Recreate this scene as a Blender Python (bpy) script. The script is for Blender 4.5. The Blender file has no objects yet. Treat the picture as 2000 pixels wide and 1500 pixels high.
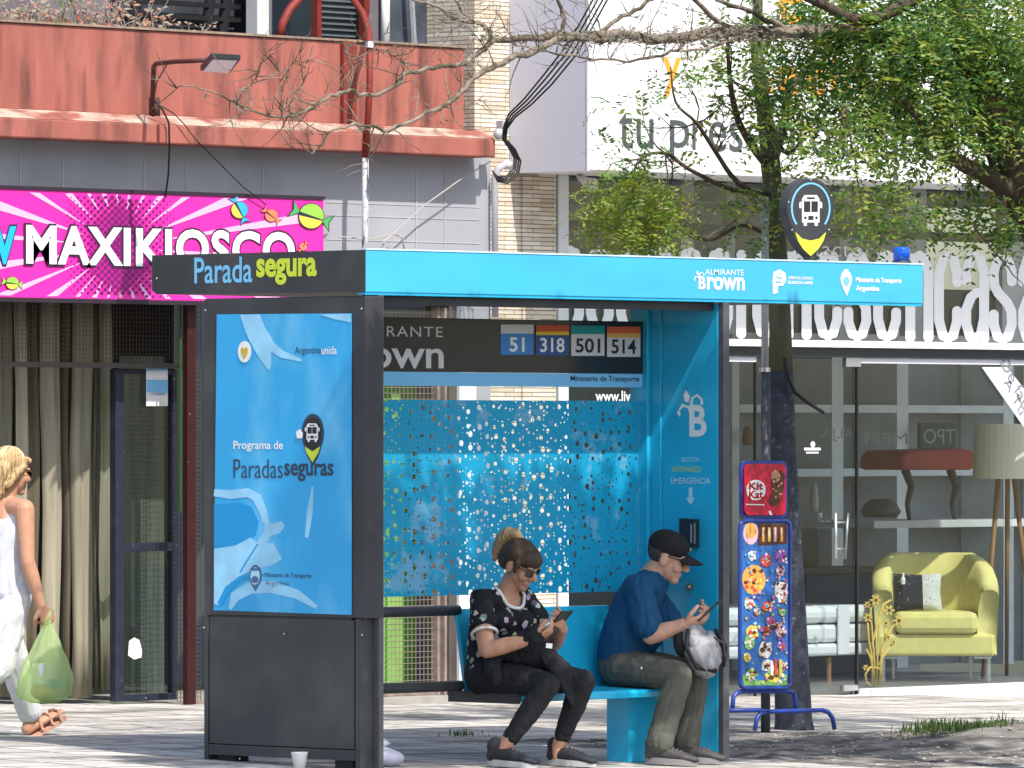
import bpy, math, random
from mathutils import Vector, Matrix, noise
random.seed(7)
R = math.radians
# ---------------------------------------------------------------- camera, sky, sun, exposure
SC = bpy.context.scene
COL = SC.collection
F, CX, HY, AL, CH = 13660., 1000., 850., R(43.6), 1.64      # focal length in photo pixels, horizon row, heading, eye height
CA, SA = math.cos(AL), math.sin(AL)
cam = bpy.data.cameras.new('camera'); camo = bpy.data.objects.new('camera', cam); COL.objects.link(camo)
cam.sensor_width = 36.; cam.lens = 36. * F / 2000.; cam.shift_y = (HY - 750.) / 2000.
cam.clip_start = .5; cam.clip_end = 2000.
camo.location = (0, 0, CH); camo.rotation_euler = (R(90), 0, AL - R(90))
SC.camera = camo
SUN_EL, SUN_AZ = R(54), R(-12)                                # azimuth: turned from the street (-Y) towards +X
world = bpy.data.worlds.new('World'); SC.world = world; world.use_nodes = True
wn = world.node_tree.nodes; wl = world.node_tree.links
sky = wn.new('ShaderNodeTexSky'); sky.sky_type = 'NISHITA'; sky.sun_disc = False
sky.sun_elevation = SUN_EL; sky.sun_rotation = R(180) - SUN_AZ
sky.air_density = 1.2; sky.dust_density = 2.0
wl.new(sky.outputs[0], wn['Background'].inputs[0]); wn['Background'].inputs[1].default_value = .15
sl = bpy.data.lights.new('sun', 'SUN'); sl.energy = 3.8; sl.angle = R(.5); sl.color = (1, .95, .87)
so = bpy.data.objects.new('sun', sl); COL.objects.link(so)
sdir = Vector((math.cos(SUN_EL) * math.sin(SUN_AZ), -math.cos(SUN_EL) * math.cos(SUN_AZ), math.sin(SUN_EL)))
so.rotation_euler = sdir.to_track_quat('Z', 'Y').to_euler(); so.location = (20, 0, 30)
SC.view_settings.view_transform = 'Standard'; SC.view_settings.look = 'None'
SC.view_settings.exposure = .66; SC.view_settings.gamma = 1

# ---------------------------------------------------------------- where a photo pixel lies on a real plane
def ray(u, v):
    t = (u - CX) / F; return (CA + t * SA, SA - t * CA, (HY - v) / F)
def PY(u, v, Y):
    a, b, c = ray(u, v); z = Y / b; return Vector((a * z, Y, CH + c * z))
def PX(u, v, X):
    a, b, c = ray(u, v); z = X / a; return Vector((X, b * z, CH + c * z))
def gz(x, y): return .0205 * (y - 23.26) - .017 * (x - 27) - .01
def PG(u, v):
    a, b, c = ray(u, v)
    z = (CH + .0205 * 23.26 - .017 * 27 + .01) / (.0205 * b - .017 * a - c); return Vector((a * z, b * z, CH + c * z))
def PP(pl, u, v, off=0):
    if pl[0] == 'Y':
        p = PY(u, v, pl[1]); p.y -= off
    else:
        p = PX(u, v, pl[1]); p.x -= off
    return p
def px(u, Y): return PY(u, 850, Y).x
def pz(u, v, Y): return PY(u, v, Y).z

# ---------------------------------------------------------------- materials
def lin(c):
    c /= 255.; return c / 12.92 if c <= .04045 else ((c + .055) / 1.055) ** 2.4
def S(r, g, b, k=.8): return (lin(r) * k, lin(g) * k, lin(b) * k)
def mat(name, col, rough=.6, spec=.35, metal=0, var=.12, vs=6., stretch=(1, 1, 1), bump=0, bs=60., col2=None, c2s=3., c2t=(.5, .65), c2stretch=(1, 1, 1), coat=0):
    m = bpy.data.materials.new(name); m.use_nodes = True
    n, l = m.node_tree.nodes, m.node_tree.links
    b = n['Principled BSDF']; b.inputs['Roughness'].default_value = rough; b.inputs['Metallic'].default_value = metal
    b.inputs['Specular IOR Level'].default_value = spec
    b.inputs['Coat Weight'].default_value = coat
    tc = n.new('ShaderNodeTexCoord')
    def nz(scale, st, detail=6):
        mp = n.new('ShaderNodeMapping'); mp.inputs['Scale'].default_value = st
        l.new(tc.outputs['Object'], mp.inputs[0])
        t = n.new('ShaderNodeTexNoise'); t.inputs['Scale'].default_value = scale; t.inputs['Detail'].default_value = detail
        l.new(mp.outputs[0], t.inputs['Vector']); return t.outputs['Fac']
    base = None
    rgb = n.new('ShaderNodeRGB'); rgb.outputs[0].default_value = (*col, 1); base = rgb.outputs[0]
    if col2:
        rp = n.new('ShaderNodeMapRange'); rp.inputs[1].default_value, rp.inputs[2].default_value = c2t
        l.new(nz(c2s, c2stretch), rp.inputs[0])
        mx = n.new('ShaderNodeMix'); mx.data_type = 'RGBA'; l.new(rp.outputs[0], mx.inputs[0]); l.new(base, mx.inputs[6]); mx.inputs[7].default_value = (*col2, 1)
        base = mx.outputs[2]
    if var:
        mr = n.new('ShaderNodeMapRange'); mr.inputs[1].default_value, mr.inputs[2].default_value = .25, .75
        mr.inputs[3].default_value, mr.inputs[4].default_value = 1 - var, 1 + var
        l.new(nz(vs, stretch), mr.inputs[0])
        vm = n.new('ShaderNodeVectorMath'); vm.operation = 'SCALE'; l.new(base, vm.inputs[0]); l.new(mr.outputs[0], vm.inputs['Scale'])
        base = vm.outputs[0]
    l.new(base, b.inputs['Base Color'])
    if bump:
        bp = n.new('ShaderNodeBump'); bp.inputs['Strength'].default_value = bump; bp.inputs['Distance'].default_value = .01
        l.new(nz(bs, stretch), bp.inputs['Height']); l.new(bp.outputs[0], b.inputs['Normal'])
    return m
def glass_mat(name, tint=(.8, .85, .85), refl=1.0):
    m = bpy.data.materials.new(name); m.use_nodes = True
    n, l = m.node_tree.nodes, m.node_tree.links; n.remove(n['Principled BSDF'])
    tr = n.new('ShaderNodeBsdfTransparent'); tr.inputs[0].default_value = (*tint, 1)
    gl = n.new('ShaderNodeBsdfGlossy'); gl.inputs['Roughness'].default_value = .02; gl.inputs[0].default_value = (refl, refl, refl, 1)
    fr = n.new('ShaderNodeFresnel'); ge = n.new('ShaderNodeNewGeometry'); mi = n.new('ShaderNodeMapRange'); mi.inputs[3].default_value, mi.inputs[4].default_value = 1.5, 1 / 1.5
    l.new(ge.outputs['Backfacing'], mi.inputs[0]); l.new(mi.outputs[0], fr.inputs[0])     # same reflectance on both faces of the pane
    mx = n.new('ShaderNodeMixShader'); l.new(fr.outputs[0], mx.inputs[0]); l.new(tr.outputs[0], mx.inputs[1]); l.new(gl.outputs[0], mx.inputs[2])
    l.new(mx.outputs[0], n['Material Output'].inputs[0]); return m
def leaf_mat(name, col):
    m = bpy.data.materials.new(name); m.use_nodes = True
    n, l = m.node_tree.nodes, m.node_tree.links; b = n['Principled BSDF']
    b.inputs['Base Color'].default_value = (*col, 1); b.inputs['Roughness'].default_value = .45
    t = n.new('ShaderNodeBsdfTranslucent'); t.inputs[0].default_value = (col[0] * 1.6, col[1] * 1.5, col[2] * .8, 1)
    mx = n.new('ShaderNodeMixShader'); mx.inputs[0].default_value = .4
    l.new(b.outputs[0], mx.inputs[1]); l.new(t.outputs[0], mx.inputs[2]); l.new(mx.outputs[0], n['Material Output'].inputs[0]); return m

# ---------------------------------------------------------------- mesh builder
class MB:
    def __init__(s): s.v, s.f, s.m, s.k = [], [], [], 0
    def add(s, vs, fs):
        o = len(s.v); s.v += [tuple(p) for p in vs]; s.f += [tuple(i + o for i in f) for f in fs]; s.m += [s.k] * len(fs); return s
    def box(s, x0, x1, y0, y1, z0, z1):
        vs = [(x, y, z) for z in (z0, z1) for y in (y0, y1) for x in (x0, x1)]
        return s.add(vs, [(0, 2, 3, 1), (4, 5, 7, 6), (0, 1, 5, 4), (2, 6, 7, 3), (0, 4, 6, 2), (1, 3, 7, 5)])
    def prism(s, pts, d):
        n = len(pts); d = Vector(d); vs = [Vector(p) for p in pts] + [Vector(p) + d for p in pts]
        return s.add(vs, [tuple(range(n)), tuple(range(2 * n - 1, n - 1, -1))] + [(i, i + n, (i + 1) % n + n, (i + 1) % n) for i in range(n)])
    def poly(s, pl, uv, off=0., th=.001):
        s.e = (getattr(s, 'e', 0) + 1) % 48; off += s.e * 1.2e-5
        pts = [PP(pl, u, v, off + th) for u, v in uv]
        return s.prism(pts, (0, th, 0) if pl[0] == 'Y' else (th, 0, 0))
    def disc(s, pl, u, v, ru, rv=None, off=0., n=14, th=.001, a0=0, a1=360):
        rv = rv or ru
        return s.poly(pl, [(u + ru * math.cos(R(a0 + (a1 - a0) * i / n)), v + rv * math.sin(R(a0 + (a1 - a0) * i / n))) for i in range(n if a1 - a0 == 360 else n + 1)], off, th)
    def band(s, pl, line, w, off=0., th=.001):
        L, Rr = [], []
        for i, p in enumerate(line):
            a = line[max(i - 1, 0)]; b = line[min(i + 1, len(line) - 1)]
            dx, dy = b[0] - a[0], b[1] - a[1]; q = math.hypot(dx, dy) or 1
            ww = w[i] if isinstance(w, (list, tuple)) else w
            L.append((p[0] - dy / q * ww / 2, p[1] + dx / q * ww / 2)); Rr.append((p[0] + dy / q * ww / 2, p[1] - dx / q * ww / 2))
        for i in range(len(line) - 1): s.poly(pl, [L[i], L[i + 1], Rr[i + 1], Rr[i]], off, th)
        return s
    def tube(s, path, rad, n=8, ref=None, caps=True, rnd=False):
        path = [Vector(p) for p in path]; m = len(path)
        rad = list(rad) if isinstance(rad, (list, tuple)) else [rad] * m
        rings = []; up = None
        dirs = []
        for i in range(m):
            d = path[min(i + 1, m - 1)] - path[max(i - 1, 0)]
            dirs.append(d.normalized() if d.length > 1e-9 else Vector((0, 0, 1)))
        up = Vector(ref) if ref else (Vector((0, 0, 1)) if abs(dirs[0].z) < .9 else Vector((1, 0, 0)))
        P2, R2, D2 = [], [], []
        for i in range(m):
            r = rad[i] if isinstance(rad[i], tuple) else (rad[i], rad[i])
            if rnd and i == 0:
                for k in (3, 2, 1): a = R(30 * k - 2); P2.append(path[0] - dirs[0] * max(r) * math.sin(a) * .9); R2.append((r[0] * math.cos(a), r[1] * math.cos(a))); D2.append(dirs[0])
            P2.append(path[i]); R2.append(r); D2.append(dirs[i])
            if rnd and i == m - 1:
                for k in (1, 2, 3): a = R(30 * k - 2); P2.append(path[-1] + dirs[-1] * max(r) * math.sin(a) * .9); R2.append((r[0] * math.cos(a), r[1] * math.cos(a))); D2.append(dirs[-1])
        vs, fs = [], []
        for p, r, d in zip(P2, R2, D2):
            u2 = up - d * up.dot(d)
            if u2.length < 1e-4: u2 = d.orthogonal()
            u2.normalize(); w = d.cross(u2); up = u2 if not ref else up
            for j in range(n):
                a = 2 * math.pi * j / n; vs.append(p + u2 * math.cos(a) * r[0] + w * math.sin(a) * r[1])
        for i in range(len(P2) - 1):
            for j in range(n):
                fs.append((i * n + j, i * n + (j + 1) % n, (i + 1) * n + (j + 1) % n, (i + 1) * n + j))
        if caps: fs.append(tuple(range(n - 1, -1, -1))); fs.append(tuple(range((len(P2) - 1) * n, len(P2) * n)))
        return s.add(vs, fs)
    def ell(s, c, rx, ry, rz, M=None, n=14, k=9):
        vs, fs = [], []
        for i in range(k + 1):
            a = math.pi * i / k - math.pi / 2
            for j in range(n):
                b = 2 * math.pi * j / n; p = Vector((rx * math.cos(a) * math.cos(b), ry * math.cos(a) * math.sin(b), rz * math.sin(a)))
                if i in (0, k): p += Vector((1e-4 * math.cos(b), 1e-4 * math.sin(b), 0))
                if M: p = M @ p
                vs.append(p + Vector(c))
        for i in range(k):
            for j in range(n): fs.append((i * n + j, i * n + (j + 1) % n, (i + 1) * n + (j + 1) % n, (i + 1) * n + j))
        fs.append(tuple(range(n - 1, -1, -1))); fs.append(tuple(range(k * n, k * n + n)))
        return s.add(vs, fs)
    def lathe(s, c, prof, n=20):
        vs, fs = [], []
        for r, z in prof:
            for j in range(n): a = 2 * math.pi * j / n; vs.append((c[0] + r * math.cos(a), c[1] + r * math.sin(a), c[2] + z))
        for i in range(len(prof) - 1):
            for j in range(n): fs.append((i * n + j, i * n + (j + 1) % n, (i + 1) * n + (j + 1) % n, (i + 1) * n + j))
        fs.append(tuple(range(n - 1, -1, -1))); fs.append(tuple(range((len(prof) - 1) * n, len(prof) * n)))
        return s.add(vs, fs)
    def build(s, name, mats, parent=None, smooth=False, bevel=0, label=None):
        me = bpy.data.meshes.new(name); me.from_pydata(s.v, [], s.f)
        mats = mats if isinstance(mats, (list, tuple)) else [mats]
        for m in mats: me.materials.append(m)
        if len(mats) > 1: me.polygons.foreach_set('material_index', s.m)
        me.update()
        if smooth: me.polygons.foreach_set('use_smooth', [True] * len(me.polygons))
        o = bpy.data.objects.new(name, me); COL.objects.link(o)
        if parent: attach(o, parent)
        if bevel:
            b = o.modifiers.new('bevel', 'BEVEL'); b.width = bevel; b.segments = 2; b.limit_method = 'ANGLE'; b.angle_limit = R(40)
        if label: o['label'] = label
        return o
def world_loc(o):
    p = Vector(o.location)
    while o.parent: o = o.parent; p += Vector(o.location)
    return p
def attach(o, parent):                                       # all meshes are made in world coordinates; Empties are only translated
    o.parent = parent; o.location = Vector(o.location) - world_loc(parent)
def tag(o, label, cat, group=None):
    o['label'] = label; o['category'] = cat
    if group: o['group'] = group
    return o
def thing(name, label, cat, loc=(0, 0, 0), group=None):
    o = bpy.data.objects.new(name, None); o.empty_display_size = .1; COL.objects.link(o); o.location = loc
    return tag(o, label, cat, group)
def structure(o): o['kind'] = 'structure'; return o
def stuff(o): o['kind'] = 'stuff'; return o
def part(name, mats, parent, fn, **k):
    b = MB(); fn(b); return b.build(name, mats, parent, **k)

def text_mesh(s, bold=0., spacing=1.):
    c = bpy.data.curves.new('lettering', 'FONT'); c.body = s; c.offset = bold; c.resolution_u = 4; c.space_character = spacing
    o = bpy.data.objects.new('lettering', c); COL.objects.link(o)
    me = bpy.data.meshes.new_from_object(o.evaluated_get(bpy.context.evaluated_depsgraph_get()))
    bpy.data.objects.remove(o); bpy.data.curves.remove(c); return me
def text(mb, s, pl, u0, v0, u1, v1, off=.002, bold=0., spacing=1., shear=0., th=.0015, mirror=False, rot=None):
    """fit the words into the photo box u0..u1, v0..v1 on plane pl"""
    me = text_mesh(s, bold, spacing); xs = [v.co.x for v in me.vertices]; ys = [v.co.y for v in me.vertices]
    if not xs: return
    x0, x1, y0, y1 = min(xs), max(xs), min(ys), max(ys)
    um = (u0 + u1) / 2
    a = PP(pl, u0, (v0 + v1) / 2, off); b = PP(pl, u1, (v0 + v1) / 2, off); zt = PP(pl, um, v0).z; zb = PP(pl, um, v1).z
    pts = []
    for v in me.vertices:
        f = (v.co.x - x0) / (x1 - x0); g = (v.co.y - y0) / (y1 - y0)
        if mirror: f = 1 - f
        p = a.lerp(b, f); p.z = zb + (zt - zb) * g
        if shear:
            d = (b - a).normalized(); p += d * (g - .5) * shear * (zt - zb)
        if rot is not None:
            cen = (a + b) / 2; cen.z = (zt + zb) / 2; d = (b - a).normalized()
            q = p - cen; q1, q2 = q.dot(d), q.z; p = cen + d * (q1 * math.cos(rot) - q2 * math.sin(rot)) + Vector((0, 0, q1 * math.sin(rot) + q2 * math.cos(rot)))
        pts.append(p)
    mb.add(pts, [tuple(f.vertices) for f in me.polygons])
    n = len(pts); o = len(mb.v) - n
    bpy.data.meshes.remove(me)

# ---------------------------------------------------------------- palette
M = {}
M['blue'] = mat('blue paint', (.05, .44, .74), .3, .5, var=.09, vs=1.6, stretch=(1, 1, 3), bump=.02, bs=8, coat=.25)
M['bluedeep'] = mat('blue paint side', (.013, .41, .67), .33, .5, var=.13, vs=1.5, bump=.02, bs=7, coat=.2)
M['black'] = mat('charcoal powder coat', (.042, .043, .048), .45, .4, var=.25, vs=2.5, bump=.03, bs=30, col2=(.075, .073, .072), c2s=2.2, c2t=(.5, .75))
M['blackglass'] = mat('black glossy sheet', (.02, .02, .024), .2, .5, var=.1)
M['post'] = mat('charcoal steel post', (.085, .087, .095), .5, .4, var=.2, vs=12, col2=(.16, .16, .16), c2s=30, c2t=(.68, .75))
M['white'] = mat('white vinyl', (.8, .8, .8), .5, var=.02)
M['whiteboard'] = mat('white sign sheet', (.8, .8, .8), .4, var=.03, vs=1.5)
M['lav'] = mat('shaded sign return', (.60, .60, .66), .5, var=.04, vs=2)  # lavender puts the shade on the sign's side face into the colour
M['red'] = mat('red plaster', S(208, 128, 114, .54), .85, .2, var=.2, vs=5, stretch=(1.6, 1.6, .4), bump=.25, bs=40, col2=S(132, 86, 80, .46), c2s=3.2, c2t=(.5, .74), c2stretch=(2.2, 2, .4))
M['capstrip'] = mat('worn cream plaster', S(226, 200, 180, .52), .85, var=.25, vs=14, col2=S(190, 116, 100, .5), c2s=6, c2t=(.46, .6), c2stretch=(.6, 1, 2))
M['greywall'] = mat('grey wall paint', S(196, 197, 205, .62), .75, .25, var=.06, vs=3, col2=S(165, 165, 172, .6), c2s=1.2, c2t=(.5, .8), bump=.05)
M['whitewall'] = mat('white wall', (.7, .7, .7), .7, var=.06)
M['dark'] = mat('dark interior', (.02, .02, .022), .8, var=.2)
M['grey'] = mat('grey metal', (.42, .43, .45), .45, .4, metal=.3, var=.12, vs=20)
M['steel'] = mat('brushed steel', (.6, .6, .62), .3, .5, metal=.9, var=.05)
M['pipewhite'] = mat('peeling pipe', (.45, .46, .5), .6, var=.3, vs=40, col2=(.08, .08, .09), c2s=30, c2t=(.55, .6), c2stretch=(1, 1, .3))
M['piperred'] = mat('red iron pipe', S(150, 55, 45, .6), .6, var=.2, vs=30)
M['cable'] = mat('black cable', (.012, .012, .014), .5)
M['skin'] = mat('skin', S(210, 158, 130, .74), .5, .35, var=.16, vs=28)
M['skin2'] = mat('pale skin', S(224, 172, 148, .76), .5, .35, var=.15, vs=28)
M['navytext'] = mat('dark ink', (.03, .05, .09), .5, var=0)
M['lime'] = mat('lime vinyl', (.62, .72, .05), .4, var=.02)
M['skyblue'] = mat('sky blue vinyl', (.19, .52, .83), .4, var=.02)
M['paleblue'] = mat('pale blue vinyl', (.45, .72, .88), .4, var=.03)
# ================================================================ THE SETTING
def ground_mat():
    m = mat('pavement', S(226, 221, 214, .67), .85, .2, var=.25, vs=2.2, stretch=(.6, 2.2, 1), bump=.35, bs=25, col2=S(150, 146, 142, .6), c2s=1.7, c2t=(.5, .72), c2stretch=(.5, 1.6, 1))
    n, l = m.node_tree.nodes, m.node_tree.links; b = n['Principled BSDF']
    old = b.inputs['Base Color'].links[0].from_socket
    tc = n.new('ShaderNodeTexCoord'); br = n.new('ShaderNodeTexBrick'); br.offset = 0
    br.inputs['Scale'].default_value = 1; br.inputs['Brick Width'].default_value = .4; br.inputs['Row Height'].default_value = .4; br.inputs['Mortar Size'].default_value = .016
    br.inputs['Color1'].default_value = (1, 1, 1, 1); br.inputs['Color2'].default_value = (.76, .75, .73, 1); br.inputs['Mortar'].default_value = (.3, .29, .28, 1)
    l.new(tc.outputs['Object'], br.inputs['Vector'])
    cr = n.new('ShaderNodeTexNoise'); cr.inputs['Scale'].default_value = 9; cr.inputs['Detail'].default_value = 8
    mr = n.new('ShaderNodeMapRange'); mr.inputs[1].default_value, mr.inputs[2].default_value, mr.inputs[3].default_value, mr.inputs[4].default_value = .28, .42, .45, 1
    l.new(tc.outputs['Object'], cr.inputs['Vector']); l.new(cr.outputs[0], mr.inputs[0])
    mx = n.new('ShaderNodeMix'); mx.data_type = 'RGBA'; mx.blend_type = 'MULTIPLY'; mx.inputs[0].default_value = 1
    l.new(old, mx.inputs[6]); l.new(br.outputs[0], mx.inputs[7])
    vm = n.new('ShaderNodeVectorMath'); vm.operation = 'SCALE'; l.new(mx.outputs[2], vm.inputs[0]); l.new(mr.outputs[0], vm.inputs['Scale'])
    l.new(vm.outputs[0], b.inputs['Base Color']); return m
mb = MB()
xs = [-120 + i * 4 for i in range(35)] + [18 + i * .5 for i in range(40)] + [38 + i * 6 for i in range(20)]
ys = [21.6 + .35 * i for i in range(23)]
def lump(x, y): return .012 * noise.noise(Vector((x * .9, y * 1.3, 0))) * min(1, max(0, y - 23.7))
vs = [(x, y, gz(x, y) + lump(x, y)) for y in ys for x in xs]; W_ = len(xs)
mb.add(vs, [(j * W_ + i, j * W_ + i + 1, (j + 1) * W_ + i + 1, (j + 1) * W_ + i) for j in range(len(ys) - 1) for i in range(W_ - 1)])
structure(mb.build('pavement', ground_mat(), smooth=True))
mb = MB()
for x0, x1 in ((-120, 20), (20, 40), (40, 150)):
    mb.add([(x0, 21.45, gz(x0, 21.6) - .2), (x1, 21.45, gz(x1, 21.6) - .2), (x1, 21.45, gz(x1, 21.6) + .004), (x0, 21.45, gz(x0, 21.6) + .004), (x1, 21.6, gz(x1, 21.6) + .004), (x0, 21.6, gz(x0, 21.6) + .004)], [(0, 1, 2, 3), (3, 2, 4, 5)])
structure(mb.build('kerb', mat('kerb stone', (.4, .4, .38), .9, var=.2, bump=.3)))
mb = MB()
mb.add([(-150, -150, 2.5 - .35), (180, -150, -2.9 - .35), (180, 21.45, gz(180, 21.6) - .14), (-150, 21.45, gz(-150, 21.6) - .14)], [(0, 1, 2, 3)])
structure(mb.build('road', mat('asphalt', (.055, .055, .058), .9, var=.2, vs=3, bump=.4, bs=80)))
# bare earth round the big tree, with its mound
soilm = mat('trodden soil', S(172, 166, 160, .5), .95, .15, var=.4, vs=9, bump=.9, bs=30, col2=S(120, 116, 114, .42), c2s=4, c2t=(.42, .6), c2stretch=(.6, 1.5, 1))
mb = MB(); c0 = PG(2070, 1455)
gx = [26.2 + i * .08 for i in range(80)]; gy = [22.3 + j * .08 for j in range(44)]
def soil_h(x, y):
    d = math.hypot((x - c0.x) / 2.0, (y - c0.y) / 1.25)
    m = max(0, 1 - d); e = min(1, max(0, (min(x - 26.2, 32.5 - x, y - 22.3, 25.55 - y) + .25 * noise.noise(Vector((x * 2, y * 2, 1)))) / .3))
    return gz(x, y) - .03 + e * (.036 + .015 * noise.noise(Vector((x * 5, y * 5, 3))) + .01 * noise.noise(Vector((x * 17, y * 17, 5)))) + .11 * m * m * (3 - 2 * m) * (1 + .25 * noise.noise(Vector((x * 3, y * 3, 8))))
mb.add([(x, y, soil_h(x, y)) for y in gy for x in gx], [(j * 80 + i, j * 80 + i + 1, (j + 1) * 80 + i + 1, (j + 1) * 80 + i) for j in range(43) for i in range(79)])
structure(mb.build('soil', soilm, smooth=True))
mb = MB(); rs = random.Random(3)
for i in range(1100):
    x = rs.uniform(26.3, 32.3); y = rs.uniform(22.4, 25.7); s = rs.uniform(.005, .014) * (1.8 if rs.random() < .06 else 1)
    mb.k = rs.choice((0, 0, 1, 1, 2)); z = soil_h(x, y) + s * .2
    mb.ell((x, y, z), s, s * rs.uniform(.6, 1), s * .55, Matrix.Rotation(rs.uniform(0, 6), 3, 'Z'), 6, 4)
stuff(mb.build('gravel', [mat('stone grey', (.26, .25, .24), .9, var=.2), mat('stone brown', (.26, .21, .18), .9, var=.2), mat('stone pale', (.36, .34, .31), .9, var=.2)]))
mb = MB(); rs = random.Random(9)
def blade(x, y, z, h):
    a = rs.uniform(0, 6.28); l = rs.uniform(.2, .7) * h; w = .0035
    dx, dy = math.cos(a), math.sin(a)
    p0 = Vector((x, y, z)); p1 = p0 + Vector((dx * l * .35, dy * l * .35, h * .65)); p2 = p0 + Vector((dx * l, dy * l, h * .95)); sd = Vector((-dy, dx, 0)) * w
    mb.add([p0 - sd, p0 + sd, p1 + sd * .8, p1 - sd * .8, p2], [(0, 1, 2, 3), (3, 2, 4)])
for u, v, n, sx, hh in ((1835, 1446, 260, .12, .07), (1890, 1446, 260, .2, .045), (1950, 1436, 200, .16, .045), (1800, 1450, 60, .1, .04), (1910, 1440, 40, .12, .08)):
    p = PG(u, v + 8)
    for i in range(n):
        x = p.x + rs.gauss(0, sx); y = p.y + rs.gauss(0, .1); mb.k = rs.choice((0, 0, 1)); blade(x, y, soil_h(x, y) - .004, hh * rs.uniform(.4, 1.15))
for i in range(70):
    p = PG(905 + rs.gauss(0, 22), 1437 + rs.gauss(0, 2)); mb.k = 0; blade(p.x, p.y, gz(p.x, p.y), .03 * rs.uniform(.5, 1.2))
stuff(mb.build('grass', [leaf_mat('grass green', (.045, .10, .02)), leaf_mat('grass yellow', (.10, .13, .035))]))

# ================================================================ KIOSK BUILDING
YW, YL, YP = 28.90, 28.70, 28.93                             # wall, ledge front, parapet front
kb = thing('kiosk_building', 'single storey shop with red plaster parapet over a grey wall, at the left', 'building', (px(300, YW), YW + .5, .1))
xl = px(-260, YW); xr = px(958, YW); zsoff = pz(480, 287, YL); zsb = pz(300, 583, YW)
part('wall', M['greywall'], kb, lambda b: (b.box(xl, xr, YW, YW + .25, zsb, 3.34), b.box(px(893, YW), xr, YW, YW + .25, -.1, zsb - .002)))
part('floor', mat('worn tile floor', (.35, .33, .3), .8), kb, lambda b: b.box(xl, px(893, YW), YW - .12, YW + 3, -.2, .098))
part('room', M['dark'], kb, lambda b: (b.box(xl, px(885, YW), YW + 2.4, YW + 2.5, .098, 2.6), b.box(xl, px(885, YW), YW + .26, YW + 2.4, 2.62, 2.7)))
zl0, zl1 = pz(480, 287, YL), pz(480, 250, YL)
xle = px(968, YL)
part('ledge', M['red'], kb, lambda b: b.box(xl, xle, YL, YW + .3, zl0, zl1), bevel=.008)
zc1 = pz(480, 232, YL + .06)
part('cap_moulding', M['capstrip'], kb, lambda b: b.prism([(xl, YL + .004, zl1 + .001), (xl, YL + .11, zc1), (xl, YW + .3, zc1), (xl, YW + .3, zl1 + .001)], (xle - xl - .004, 0, 0)))
zp = pz(480, 70, YP); xpe = px(907, YP)
part('parapet', M['red'], kb, lambda b: (b.box(xl, xpe, YP, YP + .22, zc1 + .001, zp),), bevel=.01)
part('parapet_coping', mat('weathered coping', S(190, 165, 145, .5), .9, var=.3, vs=18), kb, lambda b: b.box(xl, xpe + .01, YP - .012, YP + .24, zp + .001, zp + .014))
part('parapet_pilaster', mat('deep red plaster', S(165, 72, 60, .55), .85, var=.15), kb, lambda b: b.box(px(664, YP), px(690, YP), YP - .03, YP - .001, zc1 + .002, zp - .002))
part('drip_joint', mat('stained joint', S(140, 70, 60, .5), .9), kb, lambda b: b.box(px(306, YL), px(311, YL), YL - .004, YL - .001, zl0 + .003, zl1 - .003))
# vertical seams in the grey wall
seam = mat('wall seam', S(215, 215, 220, .62), .8)
part('wall_seam', [seam, mat('seam shadow', S(120, 120, 128, .5), .8)], kb, lambda b: ([b.box(px(u, YW), px(u, YW) + .008, YW - .004, YW - .001, zsb + .01, 3.2) for u in (38, 122, 280, 362, 512, 812, 868)], [b.box(px(636, YW), xr - .1, YW - .003, YW - .001, pz(700, v, YW), pz(700, v, YW) + .006) for v in (398, 423, 470)]))
YO = YW + .62                                                # the curtain stands back in the opening
# hanging slats
cur = thing('slat_curtain', 'tall weathered beige slats hanging behind the kiosk opening', 'curtain', (px(100, YO), YO, .1))
slat_m = [mat('slat beige', S(192, 184, 160, .56), .7, var=.32, vs=5, stretch=(6, 1, .3)), mat('slat olive', S(164, 158, 136, .5), .7, var=.32, vs=5, stretch=(6, 1, .3)), mat('slat brown', S(128, 116, 96, .45), .7, var=.3, vs=5, stretch=(6, 1, .3))]
edges = [(-60, -12, 0), (-12, 22, 1), (26, 50, 0), (50, 76, 2), (84, 116, 0), (120, 134, 2), (140, 178, 0), (178, 194, 1), (192, 216, 0), (-110, -58, 1)]
zt = 2.6
for i, (a, b_, k) in enumerate(edges):
    def sl_(b, a=a, b_=b_, i=i):
        y = YO + (.05 if i % 2 else 0); x0, x1 = px(a, y), px(b_, y); w = x1 - x0; zb = .13 + .02 * ((i * 7) % 3)
        n = 6; rows = 7
        vs = []
        for r_ in range(rows + 1):
            z = zb + (zt - zb) * r_ / rows
            for q in range(n + 1):
                t = q / n; vs.append((x0 + w * t + .012 * math.sin(r_ * 1.3 + i), y - .03 * math.sin(t * math.pi) - .02 * math.sin(t * 9 + i) + .01 * noise.noise(Vector((t * 3, r_ * .7, i))), z))
        b.add(vs, [(r_ * (n + 1) + q, r_ * (n + 1) + q + 1, (r_ + 1) * (n + 1) + q + 1, (r_ + 1) * (n + 1) + q) for r_ in range(rows) for q in range(n)])
    o = part('slat', slat_m[k], cur, sl_, smooth=True); sd = o.modifiers.new('thick', 'SOLIDIFY'); sd.thickness = .006
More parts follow.
